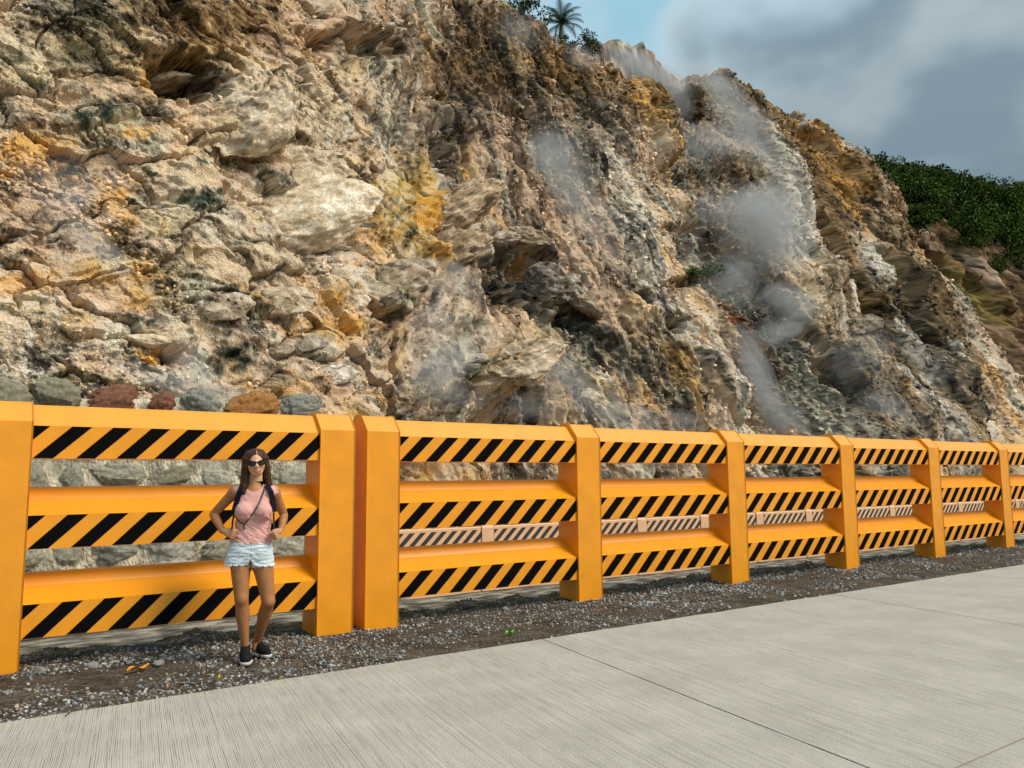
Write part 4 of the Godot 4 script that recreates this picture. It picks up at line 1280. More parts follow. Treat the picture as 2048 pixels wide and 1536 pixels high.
# ------------------------------------------------------------------ far slopes and the masonry wall
func slope_sheet(x0: float, x1: float, w: int, h: int, foot: Callable, top: Callable, lean: float, seed_: int, colors: Array, rough: float, marks := []) -> ArrayMesh:
	var n := noise(seed_, 0.12, 5)
	var r := noise(seed_ + 1, 0.22, 4)
	r.fractal_type = FastNoiseLite.FRACTAL_RIDGED
	var t := noise(seed_ + 2, 0.10, 5)
	var ch := noise(seed_ + 3, 0.45, 1, FastNoiseLite.TYPE_CELLULAR)
	ch.cellular_return_type = FastNoiseLite.RETURN_CELL_VALUE
	var hf := noise(seed_ + 4, 0.9, 3)
	var gr := noise(seed_ + 5, 2.2, 3)
	var v := PackedVector3Array()
	var c := PackedColorArray()
	for j in h:
		for i in w:
			var x := lerpf(x0, x1, float(i) / (w - 1))
			var over := maxf(0.0, (j - (h - 8.0)) / 7.0)
			var y := lerpf(-3.0, top.call(x) + n.get_noise_1d(x * 3.0) * 1.1, minf(1.0, j / (h - 8.0)))
			var z: float = -foot.call(x) - lean * y
			z += (n.get_noise_2d(x, y * 0.6) * 2.4 + r.get_noise_2d(x * 1.2, y * 0.3) * 1.0 + ch.get_noise_2d(x, y * 0.6) * 0.4 + hf.get_noise_2d(x, y) * 0.2) * rough
			var mark_tint := Color(0, 0, 0, 0)
			for m in marks:
				var e := Vector2((x - m[0]) / m[2], (y - m[1]) / m[3]).length() + 0.5 * n.get_noise_2d(x * 1.5, y * 1.5)
				if e < 1.0:
					z += m[4] * (1.0 - e * e)
					mark_tint = Color(m[5].r, m[5].g, m[5].b, 1.0 - e * e)  # mark colour grows stronger towards its centre, along with its depth
			v.append(Vector3(x, y - over * over * 2.0, z - over * 14.0))
			var q := clampf((t.get_noise_2d(x, y * 0.5) * 0.9 + n.get_noise_2d(x * 4.0, y * 2.0) * 0.6 + 0.5), 0.0, 0.999) * (colors.size() - 1)
			var cc: Color = colors[int(q)].lerp(colors[int(q) + 1], q - int(q))
			cc = cc.lerp(Color(mark_tint.r, mark_tint.g, mark_tint.b), mark_tint.a) * clampf(0.95 + 1.3 * hf.get_noise_2d(x * 0.8, y * 0.5) + 1.2 * gr.get_noise_2d(x, y), 0.2, 1.6)
			c.append(cc)
	return grid_mesh(v, w, h, c)


func build_far_hills() -> void:
	# the pale ridge that shows through the steam behind the two crests
	var back := put("back_ridge", slope_sheet(40.0, 92.0, 220, 90, func(_x): return 40.0, func(x):
		return 46.4 + 3.2 * sstep(50.0, 60.0, x) - 2.4 * sstep(61.0, 76.0, x), 0.3, 201, [PALETTE[7], PALETTE[3], PALETTE[2], PALETTE[9], PALETTE[0]], 0.7), MAT.rock)
	tag(back, "", "", "", "structure")
	# the brown cliff round the corner, with the green slope on top
	var far := put("far_slope", slope_sheet(58.0, 190.0, 380, 170, func(x): return 24.0 + 6.0 * sstep(60.0, 80.0, x) * 0.0, func(x):
		return 37.8 + 4.0 * sstep(88.0, 118.0, x) + 12.0 * sstep(118.0, 175.0, x), 0.56, 211, [PALETTE[8], PALETTE[7], PALETTE[7], Color(0.22, 0.13, 0.06), PALETTE[7], Color(0.26, 0.17, 0.10)], 1.0, [[92.0, 25.0, 6.0, 4.5, -5.0, PALETTE[8]], [98.0, 22.5, 4.5, 6.0, -2.0, PALETTE[13]], [95.5, 29.5, 2.5, 2.0, 2.0, PALETTE[2]], [104.0, 26.0, 4.0, 3.0, 0.5, PALETTE[2]]]), MAT.rock)
	tag(far, "", "", "", "structure")


func build_masonry_wall() -> void:
	var root := thing("masonry_wall", Vector3(0, 0, -4.0))
	tag(root, "retaining wall of rounded boulders set in pale mortar at the cliff foot", "wall")
	var n := noise(221, 1.6, 4)
	var v := PackedVector3Array()
	var w := 110
	var h := 44
	for j in h:
		for i in w:
			var x := lerpf(-3.4, 4.75, float(i) / (w - 1))
			var f := minf(j / (h - 6.0), 1.0)
			var top := 2.42 + n.get_noise_1d(x * 2.0) * 0.06 + 0.03 * x
			top -= 1.6 * sstep(4.3, 4.75, x)
			var over := maxf(0.0, (j - (h - 6.0)) / 5.0)
			v.append(Vector3(x, lerpf(-0.4, top, f) + 0.05 * sin(over * PI), n.get_noise_2d(x, f * 2.6) * 0.10 - 1.2 * over - 0.5 * sstep(4.45, 4.75, x)))
	put("mortar", grid_mesh(v, w, h), MAT.mortar, root)
	var shapes := []
	for k in 9: shapes.append(stone_mesh(330 + k * 3, 8, 0.10, 10, Vector3.ONE, 0.76))
	RNG.seed = 55
	var rows := 6
	for j in rows:
		var y := 0.06 + j * 0.465
		var x := -3.2 + (0.28 if j % 2 else 0.0) + RNG.randf_range(-0.1, 0.1)
		while x < 4.55:
			var half := RNG.randf_range(0.23, 0.40)
			var tall := RNG.randf_range(0.14, 0.245)
			if RNG.randf() < 0.25: half *= 0.6
			var kind: int = [0, 1, 0, 2, 5, 6, 0, 1][RNG.randi() % 8]
			if j == rows - 1:
				var mid := x + half
				kind = 3 if mid > 1.2 and mid < 2.8 else 4 if mid > 3.4 and mid < 4.2 else 2 if mid > 2.7 else 6
			var o := put("stone", shapes[RNG.randi() % 9], MAT.stones[kind], root, Vector3(x + half, y + 0.02 * (x + 3) / 3.0 + RNG.randf_range(-0.05, 0.05) + (0.05 if j == rows - 1 else 0.0), n.get_noise_2d(x + half, y) * 0.10 - 0.02))
			o.scale = Vector3(half * 1.10, tall * 1.15, 0.13)
			o.rotation.z = RNG.randf_range(-0.3, 0.3)
			x += half * 2.0 + RNG.randf_range(0.02, 0.10)


# ------------------------------------------------------------------ plants
# leaves: bent blades spread through a lumpy crown
func leaf_cloud(seed_: int, lumps: Array, per: int, long_: float, wide: float, dark: Color, light: Color) -> ArrayMesh:
	var r := RandomNumberGenerator.new()
	r.seed = seed_
	var b := Bag.new()
	b.colored = true
	for l in lumps:
		for i in per:
			var d := Vector3(r.randfn(), r.randfn() * 0.9 + 0.25, r.randfn()).normalized()
			var rad: float = l[1] * pow(r.randf(), 0.38)
			var p: Vector3 = l[0] + d * rad
			var dir := (d + Vector3(r.randfn(), r.randfn() - 0.3, r.randfn()) * 0.55).normalized()
			var side := dir.cross(Vector3(r.randfn(), r.randfn(), r.randfn())).normalized() * wide * r.randf_range(0.6, 1.2)
			var tip := p + dir * long_ * r.randf_range(0.6, 1.3) + Vector3(0, -0.15 * long_, 0)
			var mid := p.lerp(tip, 0.5) + Vector3(0, 0.10 * long_, 0)
			var col := dark.lerp(light, pow(r.randf(), 1.6))
			var k := b.v.size()
			b.v.append(p); b.v.append(mid - side); b.v.append(tip); b.v.append(mid + side)
			var nn := (mid - p).cross(side).normalized()
			if nn.y < 0.0: nn = -nn
			for q in 4:
				b.n.append(nn)
				b.c.append(col)
			for q in [0, 1, 2, 0, 2, 3]: b.ix.append(k + q)
	return b.mesh()


func lumps_for(seed_: int, count: int, spread: Vector3, size: float) -> Array:
	var r := RandomNumberGenerator.new()
	r.seed = seed_
	var out := []
	for i in count:
		out.append([Vector3(r.randfn() * spread.x, absf(r.randfn()) * spread.y + spread.y * 0.35, r.randfn() * spread.z), size * r.randf_range(0.6, 1.15)])
	return out


func tree_at(called: String, crown: Mesh, at: Vector3, size: float, turn: float, label: String, category: String, group: String, trunk_h := 0.6) -> Node3D:
	var t := thing(called, at)
	t.rotation.y = turn
	var b := Bag.new()
	tube(b, [Vector3(0, -1.0, 0), Vector3(0.05, trunk_h * 0.5, 0.02) * size, Vector3(0.0, trunk_h, 0) * size], [0.09 * size, 0.07 * size, 0.04 * size], 7)
	for a in 4:
		var w := a * 1.7
		tube(b, [Vector3(0, trunk_h * 0.5, 0) * size, Vector3(cos(w) * 0.4, trunk_h + 0.2, sin(w) * 0.4) * size], [0.04 * size, 0.015 * size], 5)
	put("trunk", b.mesh(), MAT.bark, t)
	var c := put("crown", crown, MAT.leaf, t)
	c.scale = Vector3.ONE * size
	tag(t, label, category, group)
	return t


func far_surface(x: float, y: float) -> float:
	return -24.0 - 0.56 * y


func build_plants() -> void:
	# bushes over the far slope
	var dark := Color(0.034, 0.066, 0.012)
	var light := Color(0.15, 0.25, 0.035)
	var kinds := []
	for k in 4:
		kinds.append(leaf_cloud(600 + k, lumps_for(620 + k, 11, Vector3(0.62, 0.40, 0.55), 0.42), 130, 0.17, 0.045, dark, light))
	var bright := leaf_cloud(640, lumps_for(641, 12, Vector3(0.8, 0.35, 0.6), 0.40), 150, 0.24, 0.03, dark, light)
	RNG.seed = 66
	var spots := []
	for i in 150:
		var x := RNG.randf_range(88.0, 178.0)
		var skyline := 37.8 + 4.0 * sstep(88.0, 118.0, x) + 12.0 * sstep(118.0, 175.0, x)
		var low := 28.0 + 0.03 * (x - 95.0) + 3.0 * sin(x * 0.21)
		var y := lerpf(low, skyline, pow(RNG.randf(), 0.8)) if i > 34 else skyline - 0.4
		if i <= 34: x = 88.0 + i * 2.55
		if i <= 34: y = 37.4 + 4.0 * sstep(88.0, 118.0, x) + 12.0 * sstep(118.0, 175.0, x)
		spots.append(Vector3(x, y, far_surface(x, y) + 0.8))
	for i in spots.size():
		var p: Vector3 = spots[i]
		var s := RNG.randf_range(1.5, 2.8)
		var ferny := i % 9 == 4 and p.y < 38.0  # some lower shrubs take the feathery leaf form, same leaf colours
		tree_at("hillside_shrub", bright if ferny else kinds[i % 4], p, s, RNG.randf() * TAU, "feathery fern-like shrub among the leafy ones on the distant slope" if ferny else "green leafy shrub covering the distant slope beyond the cliff", "shrub", "feathery shrubs on the far slope" if ferny else "leafy shrubs on the far slope", 0.3)
	# trees and a palm on the near crest
	var pale := leaf_cloud(650, lumps_for(651, 14, Vector3(0.55, 0.55, 0.5), 0.36), 90, 0.16, 0.05, Color(0.03, 0.055, 0.015), Color(0.10, 0.15, 0.05))
	tree_at("crest_tree", pale, Vector3(31.46, 27.9, -28.4), 0.85, 0.4, "small round-leaved tree on the crest right of the palm", "tree", "", 0.8)
	tree_at("crest_tree", pale, Vector3(27.4, 29.0, -29.8), 1.25, 2.0, "hazy tree on the crest left of the palm", "tree", "", 0.8)
	tree_at("crest_tree", kinds[1], Vector3(28.9, 27.3, -28.4), 0.6, 1.0, "low dark bush at the foot of the crest palm", "bush", "", 0.4)
	palm(Vector3(29.26, 28.1, -28.6), 1.7)
	# a dark tuft growing in the gully
	var tuft := tree_at("gully_shrub", kinds[0], Vector3(29.35, 10.9, -17.9), 0.55, 0.0, "dark green tuft growing halfway up the steaming gully", "shrub", "", 0.2)
	tuft.scale = Vector3(1.7, 0.9, 1.0)


func palm(at: Vector3, size: float) -> void:
	var t := thing("palm_tree", at)
	tag(t, "coconut palm with drooping fronds on top of the cliff crest", "palm tree")
	var b := Bag.new()
	tube(b, [Vector3(0, -1.5, 0), Vector3(0.05, 0.2, 0) * size, Vector3(0.1, 0.55, 0) * size], [0.11, 0.10, 0.09], 8)
	put("trunk", b.mesh(), MAT.bark, t)
	RNG.seed = 5
	for k in 20:
		var f := Bag.new()
		f.colored = true
		var az := k * 2.399
		var lift := lerpf(1.35, -0.2, k / 19.0)
		var dir := Vector3(cos(az), 0, sin(az))
		var p := Vector3(0.1, 0.55, 0) * size
		var prev := p
		var steps := 12
		for i in steps:
			var u := float(i) / steps
			var a := lift - 1.9 * u * u
			var step := (dir * cos(a) + Vector3.UP * sin(a)) * size * 0.085
			p = prev + step
			var side := dir.cross(Vector3.UP).normalized()
			for s in [-1.0, 1.0]:
				for q in 2:
					var o := prev.lerp(p, q * 0.5)
					var len_ := size * 0.24 * sin(PI * (0.18 + 0.8 * u))
					var tip: Vector3 = o + (side * s * 0.75 + step.normalized() * 0.6 + Vector3(0, -0.35, 0)).normalized() * len_
					var wv := step.normalized() * size * 0.019
					var c := Color(0.022, 0.045, 0.012).lerp(Color(0.075, 0.10, 0.03), RNG.randf())
					var k0 := f.v.size()
					f.v.append(o - wv); f.v.append(o + wv); f.v.append(tip)
					var nn := wv.cross(tip - o).normalized()
					if nn.y < 0.0: nn = -nn
					for z in 3:
						f.n.append(nn)
						f.c.append(c)
						f.ix.append(k0 + z)
			prev = p
		put("frond", f.mesh(), MAT.leaf, t)


# ------------------------------------------------------------------ stones and litter on the shoulder
func build_small_things() -> void:
	var grey := smat(lin(0.34, 0.34, 0.33), 0.9)
	grey.albedo_texture = noise_picture(noise(241, 0.03, 5), 256, 0.6, 1.0, 1.8)
	grey.uv1_triplanar = true
	grey.uv1_scale = Vector3.ONE * 3.0
	var n := noise(63, 1.1, 5)
	var list := [
		[4.76, -0.36, Vector3(0.105, 0.035, 0.06), "flat grey slab of stone lying right of the barrier gap"],
		[5.12, -0.14, Vector3(0.045, 0.03, 0.035), "small pale block of stone beside the flat grey slab"],
		[1.48, 0.36, Vector3(0.085, 0.03, 0.05), "long grey stone lying on the bare earth left of the woman"],
		[1.05, 0.15, Vector3(0.05, 0.03, 0.035), "rounded grey stone at the foot of the leftmost post"],
		[0.70, 0.10, Vector3(0.06, 0.035, 0.04), "pale grey stone touching the leftmost post"],
		[2.05, -0.50, Vector3(0.035, 0.026, 0.03), "dark stone on the bank edge left of the woman"],
		[3.22, 1.10, Vector3(0.034, 0.018, 0.026), "flattish grey pebble right of the woman near the road"],
		[7.35, 0.95, Vector3(0.05, 0.012, 0.012), "thin whitish stone splinter near the road edge"]]
	for s in list:
		var o := put("loose_stone", stone_mesh(int(s[0] * 100), 8, 0.05, 5, Vector3.ONE, 0.72), grey, null, Vector3(s[0], shoulder_height(s[0], s[1], n) + s[2].y * 0.45, s[1]))
		o.scale = s[2]
		o.rotation.y = s[0] * 3.0
		tag(o, s[3], "stone", "loose stones on the shoulder")
	# fallen leaves and scraps
	scrap("fallen_leaf", Vector3(1.31, 0, 0.50), 0.085, 0.030, 0.35, lin(0.62, 0.25, 0.01), "curled orange-yellow leaf on the bare earth left of the woman", "leaf", n)
	scrap("fallen_leaf", Vector3(1.73, 0, 1.13), 0.035, 0.014, 1.2, lin(0.52, 0.36, 0.03), "small yellow leaf in the gravel near the road edge", "leaf", n)
	scrap("fallen_leaf", Vector3(1.38, 0, 1.19), 0.030, 0.012, 2.2, lin(0.50, 0.30, 0.17), "tiny pale brown leaf between the two yellow leaves", "leaf", n)
	scrap("plastic_scrap", Vector3(4.31, 0, 1.10), 0.055, 0.020, 0.2, lin(0.16, 0.52, 0.03), "bright green scrap of plastic on the shoulder by the slab joint", "litter", n)
	# a dry twig on the slab
	var tb := Bag.new()
	tube(tb, [Vector3(-0.03, 0, 0.05), Vector3(0, 0.008, 0), Vector3(0.015, 0.004, -0.05)], [0.003, 0.004, 0.002], 5)
	tube(tb, [Vector3(0, 0.008, 0), Vector3(0.05, 0.012, -0.01)], [0.003, 0.0015], 5)
	tube(tb, [Vector3(0, 0.008, 0), Vector3(-0.04, 0.012, -0.03)], [0.003, 0.0015], 5)
	tag(put("dry_twig", tb.mesh(), smat(lin(0.07, 0.04, 0.025), 0.9), null, Vector3(0.74, 0.037, 1.49)), "dry brown twig lying on the left edge of the concrete road", "twig")


func scrap(called: String, at: Vector3, long_: float, wide: float, turn: float, c: Color, label: String, category: String, n: FastNoiseLite) -> void:
	# a curled sheet with thickness
	var b := Bag.new()
	var rows := 9
	var ring := []
	for i in rows:
		var u := float(i) / (rows - 1)
		var w := wide * pow(sin(PI * clampf(u * 0.94 + 0.03, 0, 1)), 0.6)
		var y := 0.016 + 0.014 * sin(u * 7.0) + 0.01 * u
		var r := []
		for s in 5:
			var t := (s - 2) / 2.0
			r.append(Vector3((u - 0.5) * 2.0 * long_, y + 0.016 * t * t, t * w))
		ring.append(r)
	for i in rows - 1:
		for s in 4:
			var d := Vector3(0, 0.0015, 0)
			b.quad(ring[i][s] + d, ring[i][s + 1] + d, ring[i + 1][s + 1] + d, ring[i + 1][s] + d)
			b.quad(ring[i + 1][s] - d, ring[i + 1][s + 1] - d, ring[i][s + 1] - d, ring[i][s] - d)
	var m := smat(c, 0.6)
	var o := put(called, b.mesh(), m, null, Vector3(at.x, shoulder_height(at.x, at.z, n) + 0.004, at.z))
	o.rotation.y = turn
	tag(o, label, category, "fallen leaves" if category == "leaf" else "")


# ------------------------------------------------------------------ steam
func build_steam() -> void:
	var thick := []
	for k in 12:
		var f := FogMaterial.new()
		f.albedo = Color(1.0, 1.0, 1.0)
		f.density = 0.012 * pow(1.5, k)
		thick.append(f)
	for plume in STEAM:
		var root := thing("steam_plume", Vector3(plume[1], plume[2], plume[3]))
		tag(root, plume[0], "steam", "steam rising from the cliff")
		for i in range(4, plume.size(), 8):
			var f := FogVolume.new()
			f.name = "puff"
			f.shape = RenderingServer.FOG_VOLUME_SHAPE_ELLIPSOID
			f.size = Vector3(plume[i + 3], plume[i + 4], plume[i + 5]) * 2.0
			f.position = Vector3(plume[i], plume[i + 1], plume[i + 2])
			f.rotation.z = plume[i + 6]
			f.material = thick[int(plume[i + 7])]
			root.add_child(f, true)


# ------------------------------------------------------------------ barriers
const BASE := -0.12
var POST_SIDE := PackedVector2Array([Vector2(0.0, BASE), Vector2(0.0, 1.906), Vector2(-0.13, 2.052), Vector2(-0.165, 2.068), Vector2(-0.255, 2.072), Vector2(-0.305, 2.05), Vector2(-0.335, 2.0), Vector2(-0.34, BASE)])


func rail_side(low: float, high: float, top: bool) -> PackedVector2Array:
	if top:
		return PackedVector2Array([Vector2(-0.014, low), Vector2(-0.014, high), Vector2(-0.15, high + 0.155), Vector2(-0.18, high + 0.172), Vector2(-0.29, high + 0.175), Vector2(-0.31, high + 0.15), Vector2(-0.31, low)])
	return PackedVector2Array([Vector2(-0.014, low), Vector2(-0.014, high), Vector2(-0.10, high + 0.055), Vector2(-0.19, high + 0.118), Vector2(-0.235, high + 0.18), Vector2(-0.26, high + 0.205), Vector2(-0.31, high + 0.215), Vector2(-0.31, low)])


# posts: left edges along x; a thing with posts, three rails to each bay and the black bands painted on them
func barrier(called: String, at: Vector3, turn: float, posts: Array, wide: float, levels: Array, paint_: Material, band: Material, striped: Array, back_too: bool) -> Node3D:
	var root := thing(called, at)
	root.rotation.y = turn
	var post_mesh := pulled(reverse_outline(POST_SIDE), 0.0, wide, 0.012)
	for x in posts:
		put("post", post_mesh, paint_, root, Vector3(x, 0, 0))
	for i in posts.size() - 1:
		var x0: float = posts[i] + wide - 0.02
		var x1: float = posts[i + 1] + 0.02
		for r in 3:
			var low: float = levels[r][1]
			var high: float = levels[r][0]
			var rail := put("rail", pulled(reverse_outline(rail_side(low, high, r == 0)), 0.0, x1 - x0, 0.004), paint_, root, Vector3(x0, 0, 0))
			if striped[r]:
				bands(rail, 0.02, x1 - x0 - 0.02, low, high, -0.014, 1.0, band)
				if back_too: bands(rail, 0.02, x1 - x0 - 0.02, low + 0.02, high + 0.10, -0.31, -1.0, band)
	return root


func reverse_outline(o: PackedVector2Array) -> PackedVector2Array:
	var r := PackedVector2Array()
	for i in range(o.size() - 1, -1, -1): r.append(o[i])
	return r


func bands(rail: Node3D, x0: float, x1: float, low: float, high: float, z: float, facing: float, m: Material) -> void:
	var pitch := (x1 - x0) / 7.9
	var lean := (high - low) * 1.03
	var box := PackedVector2Array([Vector2(x0, low + 0.004), Vector2(x1, low + 0.004), Vector2(x1, high - 0.003), Vector2(x0, high - 0.003)])
	for k in range(-1, 9):
		var a := x0 + k * pitch
		if facing < 0.0: a += 0.11
		var l := lean * facing
		var j := 0.006 * sin(k * 7.3 + x1 * 3.1)
		var poly := PackedVector2Array([Vector2(a + j, low), Vector2(a + pitch * 0.5 - j, low), Vector2(a + pitch * 0.5 + l, high), Vector2(a + l + j, high)])
		if facing < 0.0: poly = PackedVector2Array([Vector2(a + lean, low), Vector2(a + pitch * 0.5 + lean, low), Vector2(a + pitch * 0.5, high), Vector2(a, high)])
		for cut in Geometry2D.intersect_polygons(poly, box):
			if cut.size() < 3: continue
			var b := Bag.new()
			var tri := Geometry2D.triangulate_polygon(cut)
			var zf := z + 0.0032 * facing
			for t in range(0, tri.size(), 3):
				var p0 := Vector3(cut[tri[t]].x, cut[tri[t]].y, zf)
				var p1 := Vector3(cut[tri[t + 1]].x, cut[tri[t + 1]].y, zf)
				var p2 := Vector3(cut[tri[t + 2]].x, cut[tri[t + 2]].y, zf)
				if ((p1 - p0).cross(p2 - p0).z > 0.0) == (facing > 0.0): b.tri(p0, p1, p2)
				else: b.tri(p0, p2, p1)
			for t in cut.size():
				var u: Vector2 = cut[t]
				var w: Vector2 = cut[(t + 1) % cut.size()]
				b.quad(Vector3(u.x, u.y, zf), Vector3(u.x, u.y, z), Vector3(w.x, w.y, z), Vector3(w.x, w.y, zf))
			put("band", b.mesh(), m, rail)


func build_barriers() -> void:
	var lv := [[1.865, 1.609], [1.200, 0.938], [0.522, 0.272]]
	var lv_left := [[1.876, 1.618], [1.183, 0.923], [0.513, 0.256]]
	var left := barrier("road_barrier", Vector3.ZERO, 0.0, [-2.46, 0.22, 2.909], 0.355, lv_left, MAT.orange, MAT.black, [true, true, true], false)
	tag(left, "orange concrete barrier section with black slanted bands, behind the standing woman", "barrier")
	var posts := []
	for k in 8: posts.append(3.386 + 2.665 * k)
	var right := barrier("road_barrier", Vector3.ZERO, 0.0, posts, 0.36, lv, MAT.orange, MAT.black, [true, true, true], false)
	tag(right, "long orange concrete barrier with black slanted bands running away to the right", "barrier")
	# the same kind of barrier, faded, down beside the creek; we see its back
	var fp := []
	for k in 14: fp.append(-32.4 + 2.665 * k - 11.0)
	var far := barrier("road_barrier", Vector3(0, -1.82, -9.97), PI, fp, 0.36, lv, MAT.orange_old, MAT.black_old, [true, true, false], true)
	tag(far, "faded peach barrier with black bands seen low through the gaps of the near one", "barrier")


# ------------------------------------------------------------------ the woman by the barrier
# A field of smoothly joined tapered bones on a grid, meshed as surface nets.
class Field:
	var lo: Vector3
	var cell: float
	var nx: int
	var ny: int
	var nz: int
	var k: float
	var acc := PackedFloat32Array()
	var f := PackedFloat32Array()

	func _init(a: Vector3, b: Vector3, c: float, sharp: float) -> void:
		lo = a
		cell = c
		k = sharp
		nx = int((b.x - a.x) / c) + 2
		ny = int((b.y - a.y) / c) + 2
		nz = int((b.z - a.z) / c) + 2
		acc.resize(nx * ny * nz)

	# a tapered capsule; flat squeezes it front to back
	func bone(a: Vector3, ra: float, b: Vector3, rb: float, flat := 1.0) -> void:
		var pad := maxf(ra, rb) + 5.0 / k
		var p0 := ((Vector3(minf(a.x, b.x), minf(a.y, b.y), minf(a.z, b.z)) - Vector3.ONE * pad - lo) / cell).floor()
		var p1 := ((Vector3(maxf(a.x, b.x), maxf(a.y, b.y), maxf(a.z, b.z)) + Vector3.ONE * pad - lo) / cell).ceil()
		var s := Vector3(1, 1, 1.0 / flat)
		var ab := (b - a) * s
		var l2 := maxf(ab.length_squared(), 1e-9)
		var damp := lerpf(flat, 1.0, 0.35)
		for z in range(maxi(int(p0.z), 0), mini(int(p1.z) + 1, nz)):
			for y in range(maxi(int(p0.y), 0), mini(int(p1.y) + 1, ny)):
				for x in range(maxi(int(p0.x), 0), mini(int(p1.x) + 1, nx)):
					var p := (lo + Vector3(x, y, z) * cell - a) * s
					var t := clampf(p.dot(ab) / l2, 0.0, 1.0)
					var d := (p.distance_to(ab * t) - lerpf(ra, rb, t)) * damp
					acc[(z * ny + y) * nx + x] += exp(-k * d)

	# one limb: a chain of tapered bones that adds up as a single piece
	func chain(pts: Array, rad: Array, flat := 1.0) -> void:
		var a: Vector3 = pts[0]
		var b: Vector3 = pts[0]
		var m: float = rad.max()
		for q in pts:
			a = a.min(q)
			b = b.max(q)
		var pad := m + 5.0 / k
		var p0 := ((a - Vector3.ONE * pad - lo) / cell).floor()
		var p1 := ((b + Vector3.ONE * pad - lo) / cell).ceil()
		var s := Vector3(1, 1, 1.0 / flat)
		var damp := lerpf(flat, 1.0, 0.35)
		for z in range(maxi(int(p0.z), 0), mini(int(p1.z) + 1, nz)):
			for y in range(maxi(int(p0.y), 0), mini(int(p1.y) + 1, ny)):
				for x in range(maxi(int(p0.x), 0), mini(int(p1.x) + 1, nx)):
					var o := lo + Vector3(x, y, z) * cell
					var best := 1e9
					for i in pts.size() - 1:
						var ab: Vector3 = (pts[i + 1] - pts[i]) * s
						var p: Vector3 = (o - pts[i]) * s
						var t := clampf(p.dot(ab) / maxf(ab.length_squared(), 1e-9), 0.0, 1.0)
						best = minf(best, p.distance_to(ab * t) - lerpf(rad[i], rad[i + 1], t))
					if best < 6.0 / k: acc[(z * ny + y) * nx + x] += exp(-k * best * damp)

	func ball(c: Vector3, r: Vector3, turn := Basis()) -> void:
		var m := maxf(r.x, maxf(r.y, r.z))
		var pad := m + 5.0 / k
		var p0 := ((c - Vector3.ONE * pad - lo) / cell).floor()
		var p1 := ((c + Vector3.ONE * pad - lo) / cell).ceil()
		var inv := turn.inverse()
		for z in range(maxi(int(p0.z), 0), mini(int(p1.z) + 1, nz)):
			for y in range(maxi(int(p0.y), 0), mini(int(p1.y) + 1, ny)):
				for x in range(maxi(int(p0.x), 0), mini(int(p1.x) + 1, nx)):
					var p := inv * (lo + Vector3(x, y, z) * cell - c)
					var q := p / r
					var l := q.length()
					var g := (q / r).length()
					var d := l * (l - 1.0) / maxf(g, 1e-6) if l > 0.001 else -m
					acc[(z * ny + y) * nx + x] += exp(-k * d)

	func settle() -> void:
		f.resize(acc.size())
		for i in acc.size():
			f[i] = -log(acc[i]) / k if acc[i] > 1e-9 else 1.0

	# f = max(f, g(point)) near the surface: cuts and folds
	func carve(g: Callable) -> void:
		for z in nz:
			for y in ny:
				for x in nx:
					var i := (z * ny + y) * nx + x
					if f[i] < 0.08: f[i] = g.call(lo + Vector3(x, y, z) * cell, f[i])

	func front(x: float, y: float) -> float:
		var i := clampi(int((x - lo.x) / cell), 0, nx - 1)
		var j := clampi(int((y - lo.y) / cell), 0, ny - 1)
		for z in range(nz - 1, 0, -1):
			var a := f[(z * ny + j) * nx + i]
			if a < 0.0:
				var b := f[(mini(z + 1, nz - 1) * ny + j) * nx + i]
				return lo.z + cell * (z + a / minf(a - b, -1e-6))
		return 0.0

	func nets(b: Bag, tint: Callable) -> void:
		var at := {}
		var sx := 1
		var sy := nx
		var sz := nx * ny
		var first := b.v.size()
		for z in nz - 1:
			for y in ny - 1:
				var row := (z * ny + y) * nx
				for x in nx - 1:
					var i := row + x
					var v0 := f[i]
					if absf(v0) > cell * 4.0: continue
					var neg := 0
					var corner := [v0, f[i + sx], f[i + sy], f[i + sx + sy], f[i + sz], f[i + sx + sz], f[i + sy + sz], f[i + sx + sy + sz]]
					for c in 8:
						if corner[c] < 0.0: neg += 1
					if neg == 0 or neg == 8: continue
					var sum := Vector3.ZERO
					var n := 0
					for e in [[0, 1], [2, 3], [4, 5], [6, 7], [0, 2], [1, 3], [4, 6], [5, 7], [0, 4], [1, 5], [2, 6], [3, 7]]:
						var a: float = corner[e[0]]
						var c2: float = corner[e[1]]
						if (a < 0.0) != (c2 < 0.0):
							var t := a / (a - c2)
							var pa := Vector3(e[0] & 1, (e[0] >> 1) & 1, e[0] >> 2)
							var pb := Vector3(e[1] & 1, (e[1] >> 1) & 1, e[1] >> 2)
							sum += pa.lerp(pb, t)
							n += 1
					var p := lo + (Vector3(x, y, z) + sum / n) * cell
					var g := Vector3(corner[1] + corner[3] + corner[5] + corner[7] - corner[0] - corner[2] - corner[4] - corner[6], corner[2] + corner[3] + corner[6] + corner[7] - corner[0] - corner[1] - corner[4] - corner[5], corner[4] + corner[5] + corner[6] + corner[7] - corner[0] - corner[1] - corner[2] - corner[3])
					at[i] = b.v.size()
					b.v.append(p)
					b.n.append(g.normalized())
					b.c.append(tint.call(p))
		b.colored = true
